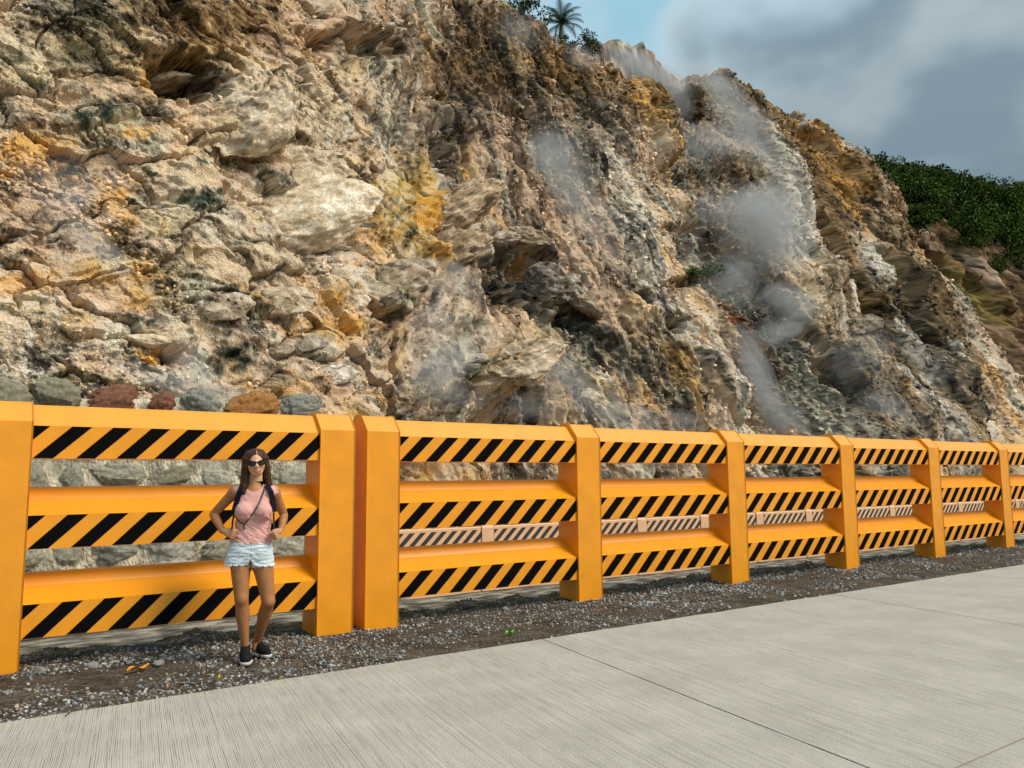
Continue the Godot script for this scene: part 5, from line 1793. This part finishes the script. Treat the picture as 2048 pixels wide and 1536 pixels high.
		for i in at:
			var z: int = i / sz
			var y: int = (i / sy) % ny
			var x: int = i % nx
			var inside := f[i] < 0.0
			for d in 3:
				var step: int = [sx, sy, sz][d]
				var u: int = [sy, sz, sx][d]
				var w: int = [sz, sx, sy][d]
				var ok: bool = [y > 0 and z > 0, z > 0 and x > 0, x > 0 and y > 0][d]
				if not ok or (f[i + step] < 0.0) == inside: continue
				var q := [at.get(i, -1), at.get(i - u, -1), at.get(i - u - w, -1), at.get(i - w, -1)]
				if q.min() < 0: continue
				if inside:
					for t in [q[0], q[2], q[1], q[0], q[3], q[2]]: b.ix.append(t)
				else:
					for t in [q[0], q[1], q[2], q[0], q[2], q[3]]: b.ix.append(t)


func cloth(c: Color, rough := 0.9, grain := 0.05, scale_ := 6.0) -> StandardMaterial3D:
	var m := smat(c, rough, 0.3)
	m.vertex_color_use_as_albedo = true
	m.heightmap_enabled = true
	m.heightmap_texture = MAT.fine
	m.heightmap_scale = grain
	m.uv1_triplanar = true
	m.uv1_scale = Vector3.ONE * scale_
	return m


func build_person() -> void:
	var root := thing("person", Vector3(2.105, 0.018, 0.697))
	root.rotation.y = deg_to_rad(-17.94)
	tag(root, "smiling woman in pink sleeveless top, denim shorts and sunglasses in front of the barrier", "person")
	var skin_arm := Color(0.38, 0.165, 0.062)
	var skin_face := Color(0.66, 0.37, 0.215)
	var skin := smat(Color(1, 1, 1), 0.5, 0.45)
	skin.vertex_color_use_as_albedo = true
	skin.subsurf_scatter_enabled = true
	skin.subsurf_scatter_strength = 0.08
	# joints, image-left side is L
	var LH := Vector3(-0.122, 0.85, -0.05)
	var LK := Vector3(-0.097, 0.485, 0.0)
	var LA := Vector3(-0.060, 0.105, -0.055)
	var RH := Vector3(0.040, 0.85, -0.05)
	var RK := Vector3(0.108, 0.455, -0.02)
	var RA := Vector3(0.030, 0.105, -0.235)
	var LS := Vector3(-0.168, 1.335, -0.055)
	var LE := Vector3(-0.336, 1.150, -0.155)
	var LW := Vector3(-0.258, 1.022, -0.015)
	var RS := Vector3(0.126, 1.328, -0.055)
	var RE := Vector3(0.216, 1.130, -0.165)
	var RW := Vector3(0.190, 1.020, -0.015)
	var b := Bag.new()
	var F := Field.new(Vector3(-0.42, 0.02, -0.36), Vector3(0.30, 1.47, 0.16), 0.0085, 85.0)
	# legs
	for s in [[LH, LK, LA, 0.083], [RH, RK, RA, 0.086]]:
		var H: Vector3 = s[0]
		var K: Vector3 = s[1]
		var A: Vector3 = s[2]
		var back := Vector3(0, 0, -0.014)
		F.chain([H, H.lerp(K, 0.3), H.lerp(K, 0.6), H.lerp(K, 0.85), K, K.lerp(A, 0.12) + back * 0.4, K.lerp(A, 0.28) + back, K.lerp(A, 0.5) + back * 0.6, K.lerp(A, 0.78), A, A - Vector3(0, 0.05, -0.02)], [s[3], s[3] * 0.93, 0.068, 0.058, 0.053, 0.051, 0.055, 0.047, 0.035, 0.031, 0.036])
		F.ball(K + Vector3(0, 0.005, 0.034), Vector3(0.026, 0.032, 0.020))
	# trunk, neck, arms
	F.chain([Vector3(-0.042, 0.87, -0.055), Vector3(-0.022, 1.05, -0.05), Vector3(-0.022, 1.22, -0.05)], [0.145, 0.112, 0.125], 0.66)
	F.bone(Vector3(-0.115, 1.315, -0.055), 0.060, Vector3(0.075, 1.31, -0.055), 0.060, 0.85)
	F.chain([Vector3(-0.028, 1.31, -0.055), Vector3(-0.030, 1.40, -0.045), Vector3(-0.026, 1.47, -0.03)], [0.062, 0.049, 0.050])
	for s in [[LS, LE, LW], [RS, RE, RW]]:
		var S: Vector3 = s[0]
		var E: Vector3 = s[1]
		var W: Vector3 = s[2]
		F.ball(S + Vector3(0, -0.005, 0), Vector3(0.046, 0.050, 0.046))
		F.chain([S, S.lerp(E, 0.5), S.lerp(E, 0.9), E, E.lerp(W, 0.3), E.lerp(W, 0.7), W], [0.043, 0.040, 0.034, 0.033, 0.036, 0.028, 0.023])
	F.settle()
	var mottled := noise(801, 9.0, 3)
	F.nets(b, func(p: Vector3):
		var t := sstep(1.30, 1.42, p.y) * 0.45
		return skin_arm.lerp(skin_face, t) * (1.0 + 0.16 * mottled.get_noise_3dv(p * 2.0)))
	# hands: fists on the straps
	hand(b, LW, Vector3(-0.190, 1.002, 0.035), Vector3(0.22, -0.86, 0.40), 1.0, skin_arm.lerp(skin_face, 0.35))
	hand(b, RW, Vector3(0.150, 0.985, 0.040), Vector3(-0.10, -0.90, 0.35), -1.0, skin_arm.lerp(skin_face, 0.35))
	# head, tilted a little
	var C := Vector3(-0.020, 1.562, -0.012)
	var T := Basis(Vector3(0, 0, 1), deg_to_rad(5.0)) * Basis(Vector3(0, 1, 0), deg_to_rad(4.0))
	var G := Field.new(C + Vector3(-0.11, -0.15, -0.13), C + Vector3(0.11, 0.14, 0.14), 0.0035, 190.0)
	G.ball(C + T * Vector3(0, 0.022, -0.018), Vector3(0.071, 0.086, 0.088), T)
	G.ball(C + T * Vector3(0, -0.028, 0.018), Vector3(0.060, 0.078, 0.068), T)
	G.ball(C + T * Vector3(0, -0.074, 0.048), Vector3(0.029, 0.025, 0.028), T)
	for s in [-1.0, 1.0]:
		G.ball(C + T * Vector3(0.040 * s, -0.030, 0.050), Vector3(0.023, 0.022, 0.020), T)
		G.bone(C + T * Vector3(0.052 * s, -0.030, 0.0), 0.018, C + T * Vector3(0.026 * s, -0.082, 0.042), 0.014)
		G.ball(C + T * Vector3(0.031 * s, 0.002, 0.066), Vector3(0.014, 0.011, 0.012), T)
		G.ball(C + T * Vector3(0.012 * s, -0.034, 0.092), Vector3(0.008, 0.007, 0.009), T)
		G.ball(C + T * Vector3(0.073 * s, -0.012, -0.012), Vector3(0.009, 0.026, 0.017), T)
	G.bone(C + T * Vector3(0, 0.008, 0.084), 0.007, C + T * Vector3(0, -0.030, 0.103), 0.010)
	G.bone(C + T * Vector3(-0.024, -0.054, 0.082), 0.0025, C + T * Vector3(0, -0.0575, 0.090), 0.0036)
	G.bone(C + T * Vector3(0, -0.0575, 0.090), 0.0036, C + T * Vector3(0.024, -0.054, 0.082), 0.0025)
	G.bone(C + T * Vector3(-0.020, -0.0685, 0.080), 0.003, C + T * Vector3(0, -0.073, 0.086), 0.0045)
	G.bone(C + T * Vector3(0, -0.073, 0.086), 0.0045, C + T * Vector3(0.020, -0.0685, 0.080), 0.003)
	G.bone(C + T * Vector3(0, -0.07, -0.02), 0.050, C + T * Vector3(0, -0.15, -0.03), 0.049)
	G.settle()
	var Ti := T.inverse()
	G.nets(b, func(p: Vector3):
		var q := Ti * (p - C)
		var col := skin_face * (1.0 + 0.12 * mottled.get_noise_3dv(p * 3.0))
		var cheek := (1.0 - sstep(0.012, 0.032, Vector2(absf(q.x) - 0.040, q.y + 0.030).length()))
		col = col.lerp(Color(0.52, 0.22, 0.12), 0.35 * cheek)
		if q.z > 0.07:
			var up := q.y + 0.0575 - 9.0 * q.x * q.x
			if absf(q.x) < 0.027 and ((up > -0.005 and up < 0.004) or (up > -0.021 and up < -0.0125)):
				col = Color(0.46, 0.17, 0.13)
		return col)
	put("body", b.mesh(), skin, root)
	# the smile between the lips
	var tb := Bag.new()
	var teeth_path := []
	for i in 7:
		var u := (i - 3) / 3.0
		teeth_path.append(C + T * Vector3(0.021 * u, -0.0655 + 0.004 * u * u, 0.0905 - 0.008 * u * u))
	tube(tb, teeth_path, [0.0014, 0.0034, 0.0040, 0.0042, 0.0040, 0.0034, 0.0014], 8)
	put("teeth", tb.mesh(), smat(lin(0.78, 0.72, 0.64), 0.4), root)
	dress(root, C, T, LH, RH)
	shoe(root, Vector3(-0.060, 0, -0.085), Vector3(-0.050, 0, 0.155))
	shoe(root, Vector3(0.022, 0, -0.275), Vector3(0.124, 0, -0.070))


# a closed fist: palm block, four curled fingers of three bones, a thumb folded over them
func hand(b: Bag, W: Vector3, M: Vector3, line: Vector3, side: float, col: Color) -> void:
	var F := Field.new(M - Vector3.ONE * 0.085, M + Vector3.ONE * 0.085, 0.0035, 330.0)
	var f := (M - W).normalized()
	var l := (line - f * line.dot(f)).normalized()
	var inn := f.cross(l).normalized()
	if inn.z > 0.0: inn = -inn   # towards the body
	F.bone(W, 0.022, W.lerp(M, 0.45), 0.022)
	for i in 4:
		var u := (i - 1.5) * 0.0185
		var len_: float = [0.92, 1.0, 0.95, 0.78][i]
		var r: float = [0.0092, 0.0095, 0.0090, 0.0080][i]
		var k0 := M + l * u * 0.75 - f * 0.012
		var k1 := M + l * u + f * 0.022 * len_ - inn * 0.010
		F.bone(W.lerp(M, 0.5) + l * u * 0.5, 0.014, k0, 0.0125)
		F.bone(k0, 0.0125, k1, r * 1.12)
		var k2 := k1 + (f * 0.10 + inn * 0.95).normalized() * 0.034 * len_
		var k3 := k2 + (-f * 0.95 + inn * 0.15).normalized() * 0.024 * len_
		var k4 := k3 + (-f * 0.5 - inn * 0.85).normalized() * 0.015 * len_
		F.bone(k1, r * 1.12, k2, r)
		F.bone(k2, r, k3, r * 0.92)
		F.bone(k3, r * 0.92, k4, r * 0.8)
	var t0 := W.lerp(M, 0.45) - l * 0.020
	var t1 := M - l * 0.038 + f * 0.004
	var t2 := M - l * 0.034 + f * 0.028 + inn * 0.010
	F.bone(t0, 0.014, t1, 0.0115)
	F.bone(t1, 0.0112, t2, 0.0095)
	F.bone(t2, 0.0095, t2 + (f * 0.4 + inn * 0.6 + l * 0.5).normalized() * 0.02, 0.0085)
	F.settle()
	F.nets(b, func(_p: Vector3): return col)


func dress(root: Node3D, C: Vector3, T: Basis, LH: Vector3, RH: Vector3) -> void:
	var folds := noise(811, 7.0, 3)
	var weave := noise(812, 60.0, 2)
	# --- pink sleeveless top
	var F := Field.new(Vector3(-0.27, 0.87, -0.22), Vector3(0.21, 1.43, 0.15), 0.006, 75.0)
	F.chain([Vector3(-0.043, 0.88, -0.055), Vector3(-0.036, 0.95, -0.055), Vector3(-0.022, 1.05, -0.05), Vector3(-0.024, 1.22, -0.045)], [0.170, 0.160, 0.136, 0.142], 0.68)
	F.bone(Vector3(-0.125, 1.318, -0.055), 0.068, Vector3(0.085, 1.312, -0.055), 0.068, 0.92)
	F.bone(Vector3(-0.150, 1.325, -0.055), 0.056, Vector3(0.118, 1.318, -0.055), 0.058, 0.95)
	F.bone(Vector3(-0.028, 1.30, -0.055), 0.078, Vector3(-0.030, 1.38, -0.05), 0.058, 0.95)
	F.ball(Vector3(-0.098, 1.178, 0.042), Vector3(0.070, 0.066, 0.060))
	F.ball(Vector3(0.046, 1.174, 0.042), Vector3(0.070, 0.066, 0.060))
	F.settle()
	F.carve(func(p: Vector3, d: float):
		var dia := p.x * 0.6 + p.y * 0.8
		d += folds.get_noise_3d(dia * 5.0, (p.x - p.y) * 0.9, p.z) * 0.006 * (0.5 + sstep(1.15, 1.0, p.y))
		d += 0.0045 * sin(p.y * 95.0 + 5.0 * folds.get_noise_3d(p.x * 2.0, 0.0, 0.0)) * sstep(1.165, 1.13, p.y) * sstep(1.08, 1.12, p.y)
		d += 0.006 * sin((p.y - p.x * 0.55) * 60.0 + 1.0) * sstep(1.20, 1.28, p.y) * sstep(-0.1, 0.1, p.x) * sstep(0.0, 0.05, p.z)
		var hem := 0.918 - 0.055 * (p.x + 0.04) + 0.006 * sin(p.x * 30.0)
		d = maxf(d, hem - p.y)
		var dip := Vector2(p.x + 0.030, (p.y - 1.405) * 0.95)
		d = maxf(d, 0.072 - dip.length() if p.z > -0.03 else p.y - 1.37)
		# arm holes
		d = maxf(d, 0.052 - Vector2(p.x + 0.205, (p.y - 1.275) * 0.8).length())
		d = maxf(d, 0.050 - Vector2(p.x - 0.170, (p.y - 1.255) * 0.8).length())
		d = maxf(d, maxf(-0.180 - p.x, p.x - 0.168) if p.y > 1.2 else d)
		return d)
	var b := Bag.new()
	F.nets(b, func(p: Vector3):
		var v := 1.0 + 0.06 * weave.get_noise_3dv(p) + 0.05 * folds.get_noise_3dv(p * 2.0)
		return Color(0.68, 0.355, 0.325) * v)
	put("sleeveless_top", b.mesh(), cloth(Color(1, 1, 1), 0.92, 0.03, 9.0), root)
	# --- washed denim shorts with a frayed hem
	var S := Field.new(Vector3(-0.32, 0.70, -0.24), Vector3(0.22, 0.97, 0.13), 0.006, 90.0)
	S.bone(Vector3(-0.043, 0.92, -0.055), 0.150, Vector3(-0.043, 0.86, -0.055), 0.160, 0.72)
	S.chain([LH + Vector3(0.016, 0.0, 0), Vector3(-0.146, 0.70, -0.045)], [0.104, 0.112], 0.95)
	S.chain([RH + Vector3(-0.012, 0.0, 0), Vector3(0.060, 0.69, -0.045)], [0.104, 0.098], 0.95)
	S.settle()
	S.carve(func(p: Vector3, d: float):
		d += folds.get_noise_3d(p.x * 1.2, p.y * 4.5, p.z) * 0.009
		d += 0.004 * sin((p.y + absf(p.x + 0.04) * 0.8) * 110.0) * sstep(0.05, 0.0, absf(p.x + 0.04) - 0.03) * sstep(0.88, 0.80, p.y)
		var hem := 0.752 if p.x < -0.045 else 0.738
		hem += 0.05 * (p.x + 0.28) * -0.25 + 0.004 * sin(p.x * 140.0) + 0.003 * sin(p.x * 311.0 + p.z * 90.0)
		d = maxf(d, hem - p.y)
		d = maxf(d, p.y - 0.95)
		d = maxf(d, (0.800 - p.y) * 0.34 - absf(p.x + 0.040))
		return d)
	var sb := Bag.new()
	S.nets(sb, func(p: Vector3):
		var v := 1.0 + 0.14 * weave.get_noise_3d(p.x * 1.0, p.y * 2.5, p.z) + 0.14 * folds.get_noise_3d(p.x * 2.0, p.y * 6.0, p.z)
		var c := Color(0.55, 0.63, 0.68) * v
		if p.y < 0.762 + 0.004 * sin(p.x * 90.0): c = Color(0.70, 0.74, 0.76)
		if absf(p.x + 0.036) < 0.004 and p.z > 0.0: c = c * 0.7
		return c)
	var shorts := put("shorts", sb.mesh(), cloth(Color(1, 1, 1), 0.95, 0.05, 14.0), root)
	var th := Bag.new()
	RNG.seed = 9
	for i in 16:
		var x := RNG.randf_range(-0.23, 0.145)
		var z := S.front(x, 0.775)
		var l := RNG.randf_range(0.012, 0.045)
		tube(th, [Vector3(x, 0.755, z), Vector3(x + RNG.randf_range(-0.01, 0.01), 0.755 - l * 0.6, z + 0.004), Vector3(x + RNG.randf_range(-0.012, 0.012), 0.755 - l, z + 0.002)], [0.0009, 0.0008, 0.0006], 4)
	put("frayed_threads", th.mesh(), smat(lin(0.72, 0.72, 0.70), 0.9), shorts)
	var btn := Bag.new()
	var bz := S.front(-0.036, 0.925)
	tube(btn, [Vector3(-0.036, 0.925, bz - 0.004), Vector3(-0.036, 0.925, bz + 0.004)], [0.008, 0.0075], 12)
	var bm := smat(lin(0.5, 0.4, 0.25), 0.35)
	bm.metallic = 1.0
	put("button", btn.mesh(), bm, shorts)
	# --- long straight hair, parted off centre
	var H := Field.new(C + Vector3(-0.15, -0.27, -0.16), C + Vector3(0.13, 0.13, 0.13), 0.005, 200.0)
	H.ball(C + T * Vector3(0, 0.024, -0.022), Vector3(0.081, 0.094, 0.096), T)
	var left_path := [Vector3(-0.050, 0.075, 0.030), Vector3(-0.074, 0.030, 0.028), Vector3(-0.080, -0.040, 0.016), Vector3(-0.090, -0.110, 0.006), Vector3(-0.102, -0.185, 0.010), Vector3(-0.108, -0.235, 0.022)]
	var right_path := [Vector3(0.046, 0.075, 0.024), Vector3(0.072, 0.030, 0.016), Vector3(0.079, -0.040, 0.000), Vector3(0.084, -0.110, -0.016), Vector3(0.090, -0.180, -0.018), Vector3(0.092, -0.225, -0.012)]
	for path in [left_path, right_path]:
		for i in path.size() - 1:
			H.bone(C + T * path[i], [0.020, 0.022, 0.026, 0.028, 0.026, 0.018][i], C + T * path[i + 1], [0.020, 0.022, 0.026, 0.028, 0.026, 0.016][i + 1])
			H.bone(C + T * (path[i] + Vector3(0, 0, -0.045)), 0.030, C + T * (path[i + 1] + Vector3(0, 0, -0.045)), 0.032)
	H.bone(C + T * Vector3(0, -0.03, -0.075), 0.055, C + T * Vector3(0, -0.20, -0.085), 0.055)
	H.settle()
	var Ti := T.inverse()
	var strand := noise(821, 1.0, 3)
	H.carve(func(p: Vector3, d: float):
		var q := Ti * (p - C)
		d += strand.get_noise_3d(q.x * 260.0, q.y * 12.0, q.z * 200.0) * 0.0028 * sstep(0.09, 0.02, q.y)
		# the open face, an oval with the hairline on top
		var oval := Vector2(q.x / 0.062, (q.y + 0.035) / (0.098 if q.y > -0.035 else 0.15)).length()
		if q.z > -0.005: d = maxf(d, (1.0 - oval) * 0.055)
		# parting
		if q.y > 0.06 and q.z > -0.02: d = maxf(d, 0.0035 - absf(q.x - 0.012) - 0.3 * maxf(0.0, 0.085 - Vector2(q.y, q.z).length()))
		return d)
	var hb := Bag.new()
	H.nets(hb, func(p: Vector3):
		var q := Ti * (p - C)
		var s := strand.get_noise_3d(q.x * 180.0, q.y * 6.0, q.z * 140.0)
		return Color(0.024, 0.011, 0.006).lerp(Color(0.075, 0.033, 0.014), clampf(0.5 + s, 0, 1)))
	var hm := smat(Color(1, 1, 1), 0.5, 0.35)
	hm.vertex_color_use_as_albedo = true
	put("hair", hb.mesh(), hm, root)
	# --- sunglasses
	var g := Node3D.new()
	g.name = "sunglasses"
	root.add_child(g)
	g.position = C + T * Vector3(0, -0.004, 0.0)
	g.basis = T
	var black := smat(lin(0.006, 0.005, 0.005), 0.12)
	var lens := smat(lin(0.018, 0.013, 0.010), 0.06)
	for s in [-1.0, 1.0]:
		var ring := []
		var inner := []
		for a in 22:
			var w := TAU * a / 22.0
			var u := cos(w)
			var t := sin(w)
			var px := 0.0350 + u * 0.0305
			var py := t * (0.0235 if t < 0.0 else 0.0175) + (0.006 * maxf(u, 0.0) * maxf(t, 0.0) if true else 0.0) + 0.004 * u * sstep(-0.2, 0.6, t)
			ring.append(Vector3(px * s, py, 0.1005 - 7.5 * pow(px - 0.012, 2.0)))
			inner.append(ring[-1])
		var rb := Bag.new()
		var loop := ring.duplicate()
		loop.append(ring[0])
		var rr := []
		for a in 23: rr.append(0.0036 if a > 1 and a < 11 else 0.0022)
		tube(rb, loop, rr, 6)
		put("frame", rb.mesh(), black, g)
		var lb := Bag.new()
		var mid := Vector3(0.0345 * s, -0.001, 0.1005 - 7.5 * pow(0.0225, 2.0) + 0.003)
		for a in 22:
			var a2 := (a + 1) % 22
			if s > 0: lb.tri(mid, ring[a], ring[a2])
			else: lb.tri(mid, ring[a2], ring[a])
		put("lens", lb.mesh(), lens, g)
		var arm := Bag.new()
		tube(arm, [Vector3(0.0625 * s, 0.008, 0.0825), Vector3(0.074 * s, 0.006, 0.06), Vector3(0.079 * s, 0.002, -0.01)], [0.0035, 0.003, 0.0025], 6)
		put("temple", arm.mesh(), black, g)
	var br := Bag.new()
	tube(br, [Vector3(-0.009, 0.004, 0.1005), Vector3(0, 0.007, 0.1025), Vector3(0.009, 0.004, 0.1005)], [0.0026, 0.0026, 0.0026], 6)
	put("bridge", br.mesh(), black, g)
	# --- thread bracelet and ring
	var bt := Bag.new()
	var wl := Vector3(-0.262, 1.030, -0.024)
	var loop2 := []
	var rad := []
	for a in 17:
		var w := TAU * a / 16.0
		loop2.append(wl + (Vector3(1, 0.35, 0.1).normalized() * cos(w) + Vector3(-0.1, -0.5, 0.86).normalized() * sin(w)) * 0.0285)
		rad.append(0.0016)
	tube(bt, loop2, rad, 5)
	put("bracelet", bt.mesh(), smat(lin(0.45, 0.03, 0.05), 0.8), root)
	# --- things she carries: the pack on her back and a lanyard
	var at := root.transform
	var pack := thing("backpack", Vector3.ZERO)
	pack.transform = at
	tag(pack, "dark navy backpack worn by the woman, only its shoulder straps show", "backpack")
	var navy := cloth(Color(1, 1, 1), 0.85, 0.05, 12.0)
	var dark := Color(0.008, 0.011, 0.020)
	var P := Field.new(Vector3(-0.19, 0.96, -0.36), Vector3(0.14, 1.38, -0.10), 0.011, 60.0)
	P.bone(Vector3(-0.08, 1.27, -0.23), 0.075, Vector3(0.035, 1.27, -0.23), 0.075)
	P.bone(Vector3(-0.085, 1.06, -0.235), 0.085, Vector3(0.04, 1.06, -0.235), 0.085)
	P.bone(Vector3(-0.022, 1.27, -0.23), 0.10, Vector3(-0.022, 1.06, -0.235), 0.10)
	P.settle()
	var pb := Bag.new()
	P.nets(pb, func(_p: Vector3): return dark)
	put("pack", pb.mesh(), navy, pack)
	strap(pack, F, [Vector2(-0.118, 1.372), Vector2(-0.136, 1.33), Vector2(-0.152, 1.27), Vector2(-0.166, 1.21), Vector2(-0.174, 1.165)], 0.021, navy, dark, -0.15)
	strap(pack, F, [Vector2(0.080, 1.365), Vector2(0.102, 1.325), Vector2(0.117, 1.27), Vector2(0.126, 1.21), Vector2(0.132, 1.165)], 0.021, navy, dark, -0.15)
	for s in [[Vector3(-0.174, 1.17, 0.0), Vector3(-0.182, 1.09, 0.03), Vector3(-0.184, 1.03, 0.045)], [Vector3(0.130, 1.16, 0.0), Vector3(0.132, 1.08, 0.02), Vector3(0.138, 1.01, 0.045)]]:
		var wb := Bag.new()
		tube(wb, s, [0.0075, 0.0075, 0.0075], 6)
		put("webbing", wb.mesh(), smat(lin(0.010, 0.012, 0.018), 0.8), pack)
	var lan := thing("lanyard", Vector3.ZERO)
	lan.transform = at
	tag(lan, "olive woven lanyard slung across the woman's pink top", "lanyard")
	var lm := smat(lin(0.085, 0.075, 0.045), 0.9)
	var path := []
	var rr2 := []
	var marks := [Vector2(0.060, 1.375), Vector2(0.048, 1.33), Vector2(0.028, 1.27), Vector2(0.002, 1.21), Vector2(-0.035, 1.15), Vector2(-0.072, 1.10), Vector2(-0.095, 1.072)]
	for q in marks:
		path.append(Vector3(q.x, q.y, maxf(F.front(q.x, q.y), 0.02) + 0.006))
		rr2.append(0.0062)
	path[0] = Vector3(0.058, 1.385, -0.005)
	var l1 := Bag.new()
	tube(l1, path, rr2, 8)
	put("cord", l1.mesh(), lm, lan)
	path = []
	rr2 = []
	for q in [Vector2(-0.095, 1.072), Vector2(-0.125, 1.088), Vector2(-0.150, 1.112), Vector2(-0.172, 1.145)]:
		path.append(Vector3(q.x, q.y, F.front(q.x, q.y) + 0.006 if q.x > -0.16 else 0.02))
		rr2.append(0.0058)
	var l2 := Bag.new()
	tube(l2, path, rr2, 8)
	put("cord", l2.mesh(), lm, lan)
	path = []
	rr2 = []
	for a in 13:
		var w := TAU * a / 12.0
		path.append(Vector3(-0.096 + 0.006 * sin(w), 1.046 + 0.020 * cos(w), F.front(-0.096, 1.046) + 0.006))
		rr2.append(0.0022)
	var l3 := Bag.new()
	tube(l3, path, rr2, 6)
	put("clip", l3.mesh(), smat(lin(0.02, 0.02, 0.02), 0.4), lan)


# a padded band lying on the front of the top, running over the shoulder to the back
func strap(parent: Node, F: Field, marks: Array, half: float, m: Material, col: Color, back: float) -> void:
	var b := Bag.new()
	b.colored = true
	var pts := [Vector3(marks[0].x, marks[0].y - 0.02, back), Vector3(marks[0].x, marks[0].y + 0.018, back + 0.07), Vector3(marks[0].x, marks[0].y + 0.016, -0.045)]
	for q in marks:
		var z := F.front(q.x, q.y)
		pts.append(Vector3(q.x, q.y, (z if z > -0.04 else -0.01) + 0.010))
	for i in pts.size() - 1:
		var p: Vector3 = pts[i]
		var q: Vector3 = pts[i + 1]
		var sx := Vector3(half, 0.0, -0.006 * signf(p.x + 0.02))
		var n := (q - p).cross(sx).normalized() * 0.006
		if n.z < 0.0 and i > 2: n = -n
		if n.y < 0.0 and i <= 2: n = -n
		var A := [p - sx + n, p + sx + n, q + sx + n, q - sx + n]
		var B := [p - sx - n, p + sx - n, q + sx - n, q - sx - n]
		b.quad(A[0], A[1], A[2], A[3])
		b.quad(B[3], B[2], B[1], B[0])
		b.quad(A[0], A[3], B[3], B[0])
		b.quad(A[1], B[1], B[2], A[2])
	for i in b.v.size(): b.c.append(col)
	put("shoulder_strap", b.mesh(), m, parent)


func shoe(root: Node3D, heel: Vector3, toe: Vector3) -> void:
	var d := (toe - heel).normalized()
	var l := (toe - heel).length()
	var B := Basis(d.cross(Vector3.UP) * -1.0, Vector3.UP, d)
	var F := Field.new(Vector3(-0.06, 0.0, -0.03), Vector3(0.06, 0.16, l + 0.04), 0.006, 140.0)
	F.bone(Vector3(0, 0.045, 0.025), 0.036, Vector3(0, 0.105, 0.030), 0.036)
	F.bone(Vector3(0, 0.045, 0.025), 0.037, Vector3(0.004, 0.045, l * 0.62), 0.042)
	F.bone(Vector3(0, 0.075, 0.06), 0.035, Vector3(0.002, 0.05, l * 0.66), 0.036)
	F.bone(Vector3(0.004, 0.043, l * 0.62), 0.042, Vector3(0.002, 0.040, l - 0.032), 0.033)
	F.settle()
	F.carve(func(p: Vector3, f: float): return maxf(f, 0.020 - p.y))
	var b := Bag.new()
	var knit := noise(831, 90.0, 2)
	F.nets(b, func(p: Vector3): return Color(0.012, 0.012, 0.013) * (1.0 + 0.6 * knit.get_noise_3dv(p)))
	var s := put("shoe", b.mesh(), cloth(Color(1, 1, 1), 0.85, 0.06, 20.0), root)
	s.transform = Transform3D(B, heel - d * 0.005)
	var S := Field.new(Vector3(-0.07, 0.0, -0.035), Vector3(0.07, 0.06, l + 0.05), 0.006, 200.0)
	S.bone(Vector3(0, 0.024, 0.020), 0.042, Vector3(0.004, 0.022, l * 0.62), 0.049)
	S.bone(Vector3(0.004, 0.022, l * 0.62), 0.049, Vector3(0.002, 0.022, l - 0.030), 0.038)
	S.settle()
	S.carve(func(p: Vector3, f: float): return maxf(maxf(f, 0.003 - p.y), p.y - 0.028))
	var sb := Bag.new()
	S.nets(sb, func(p: Vector3):
		return Color(0.40, 0.03, 0.04) if p.z > l * 0.66 and p.z < l * 0.76 and p.x < -0.03 else Color(0.62, 0.60, 0.56))
	put("sole", sb.mesh(), cloth(Color(1, 1, 1), 0.7, 0.03, 10.0), s)
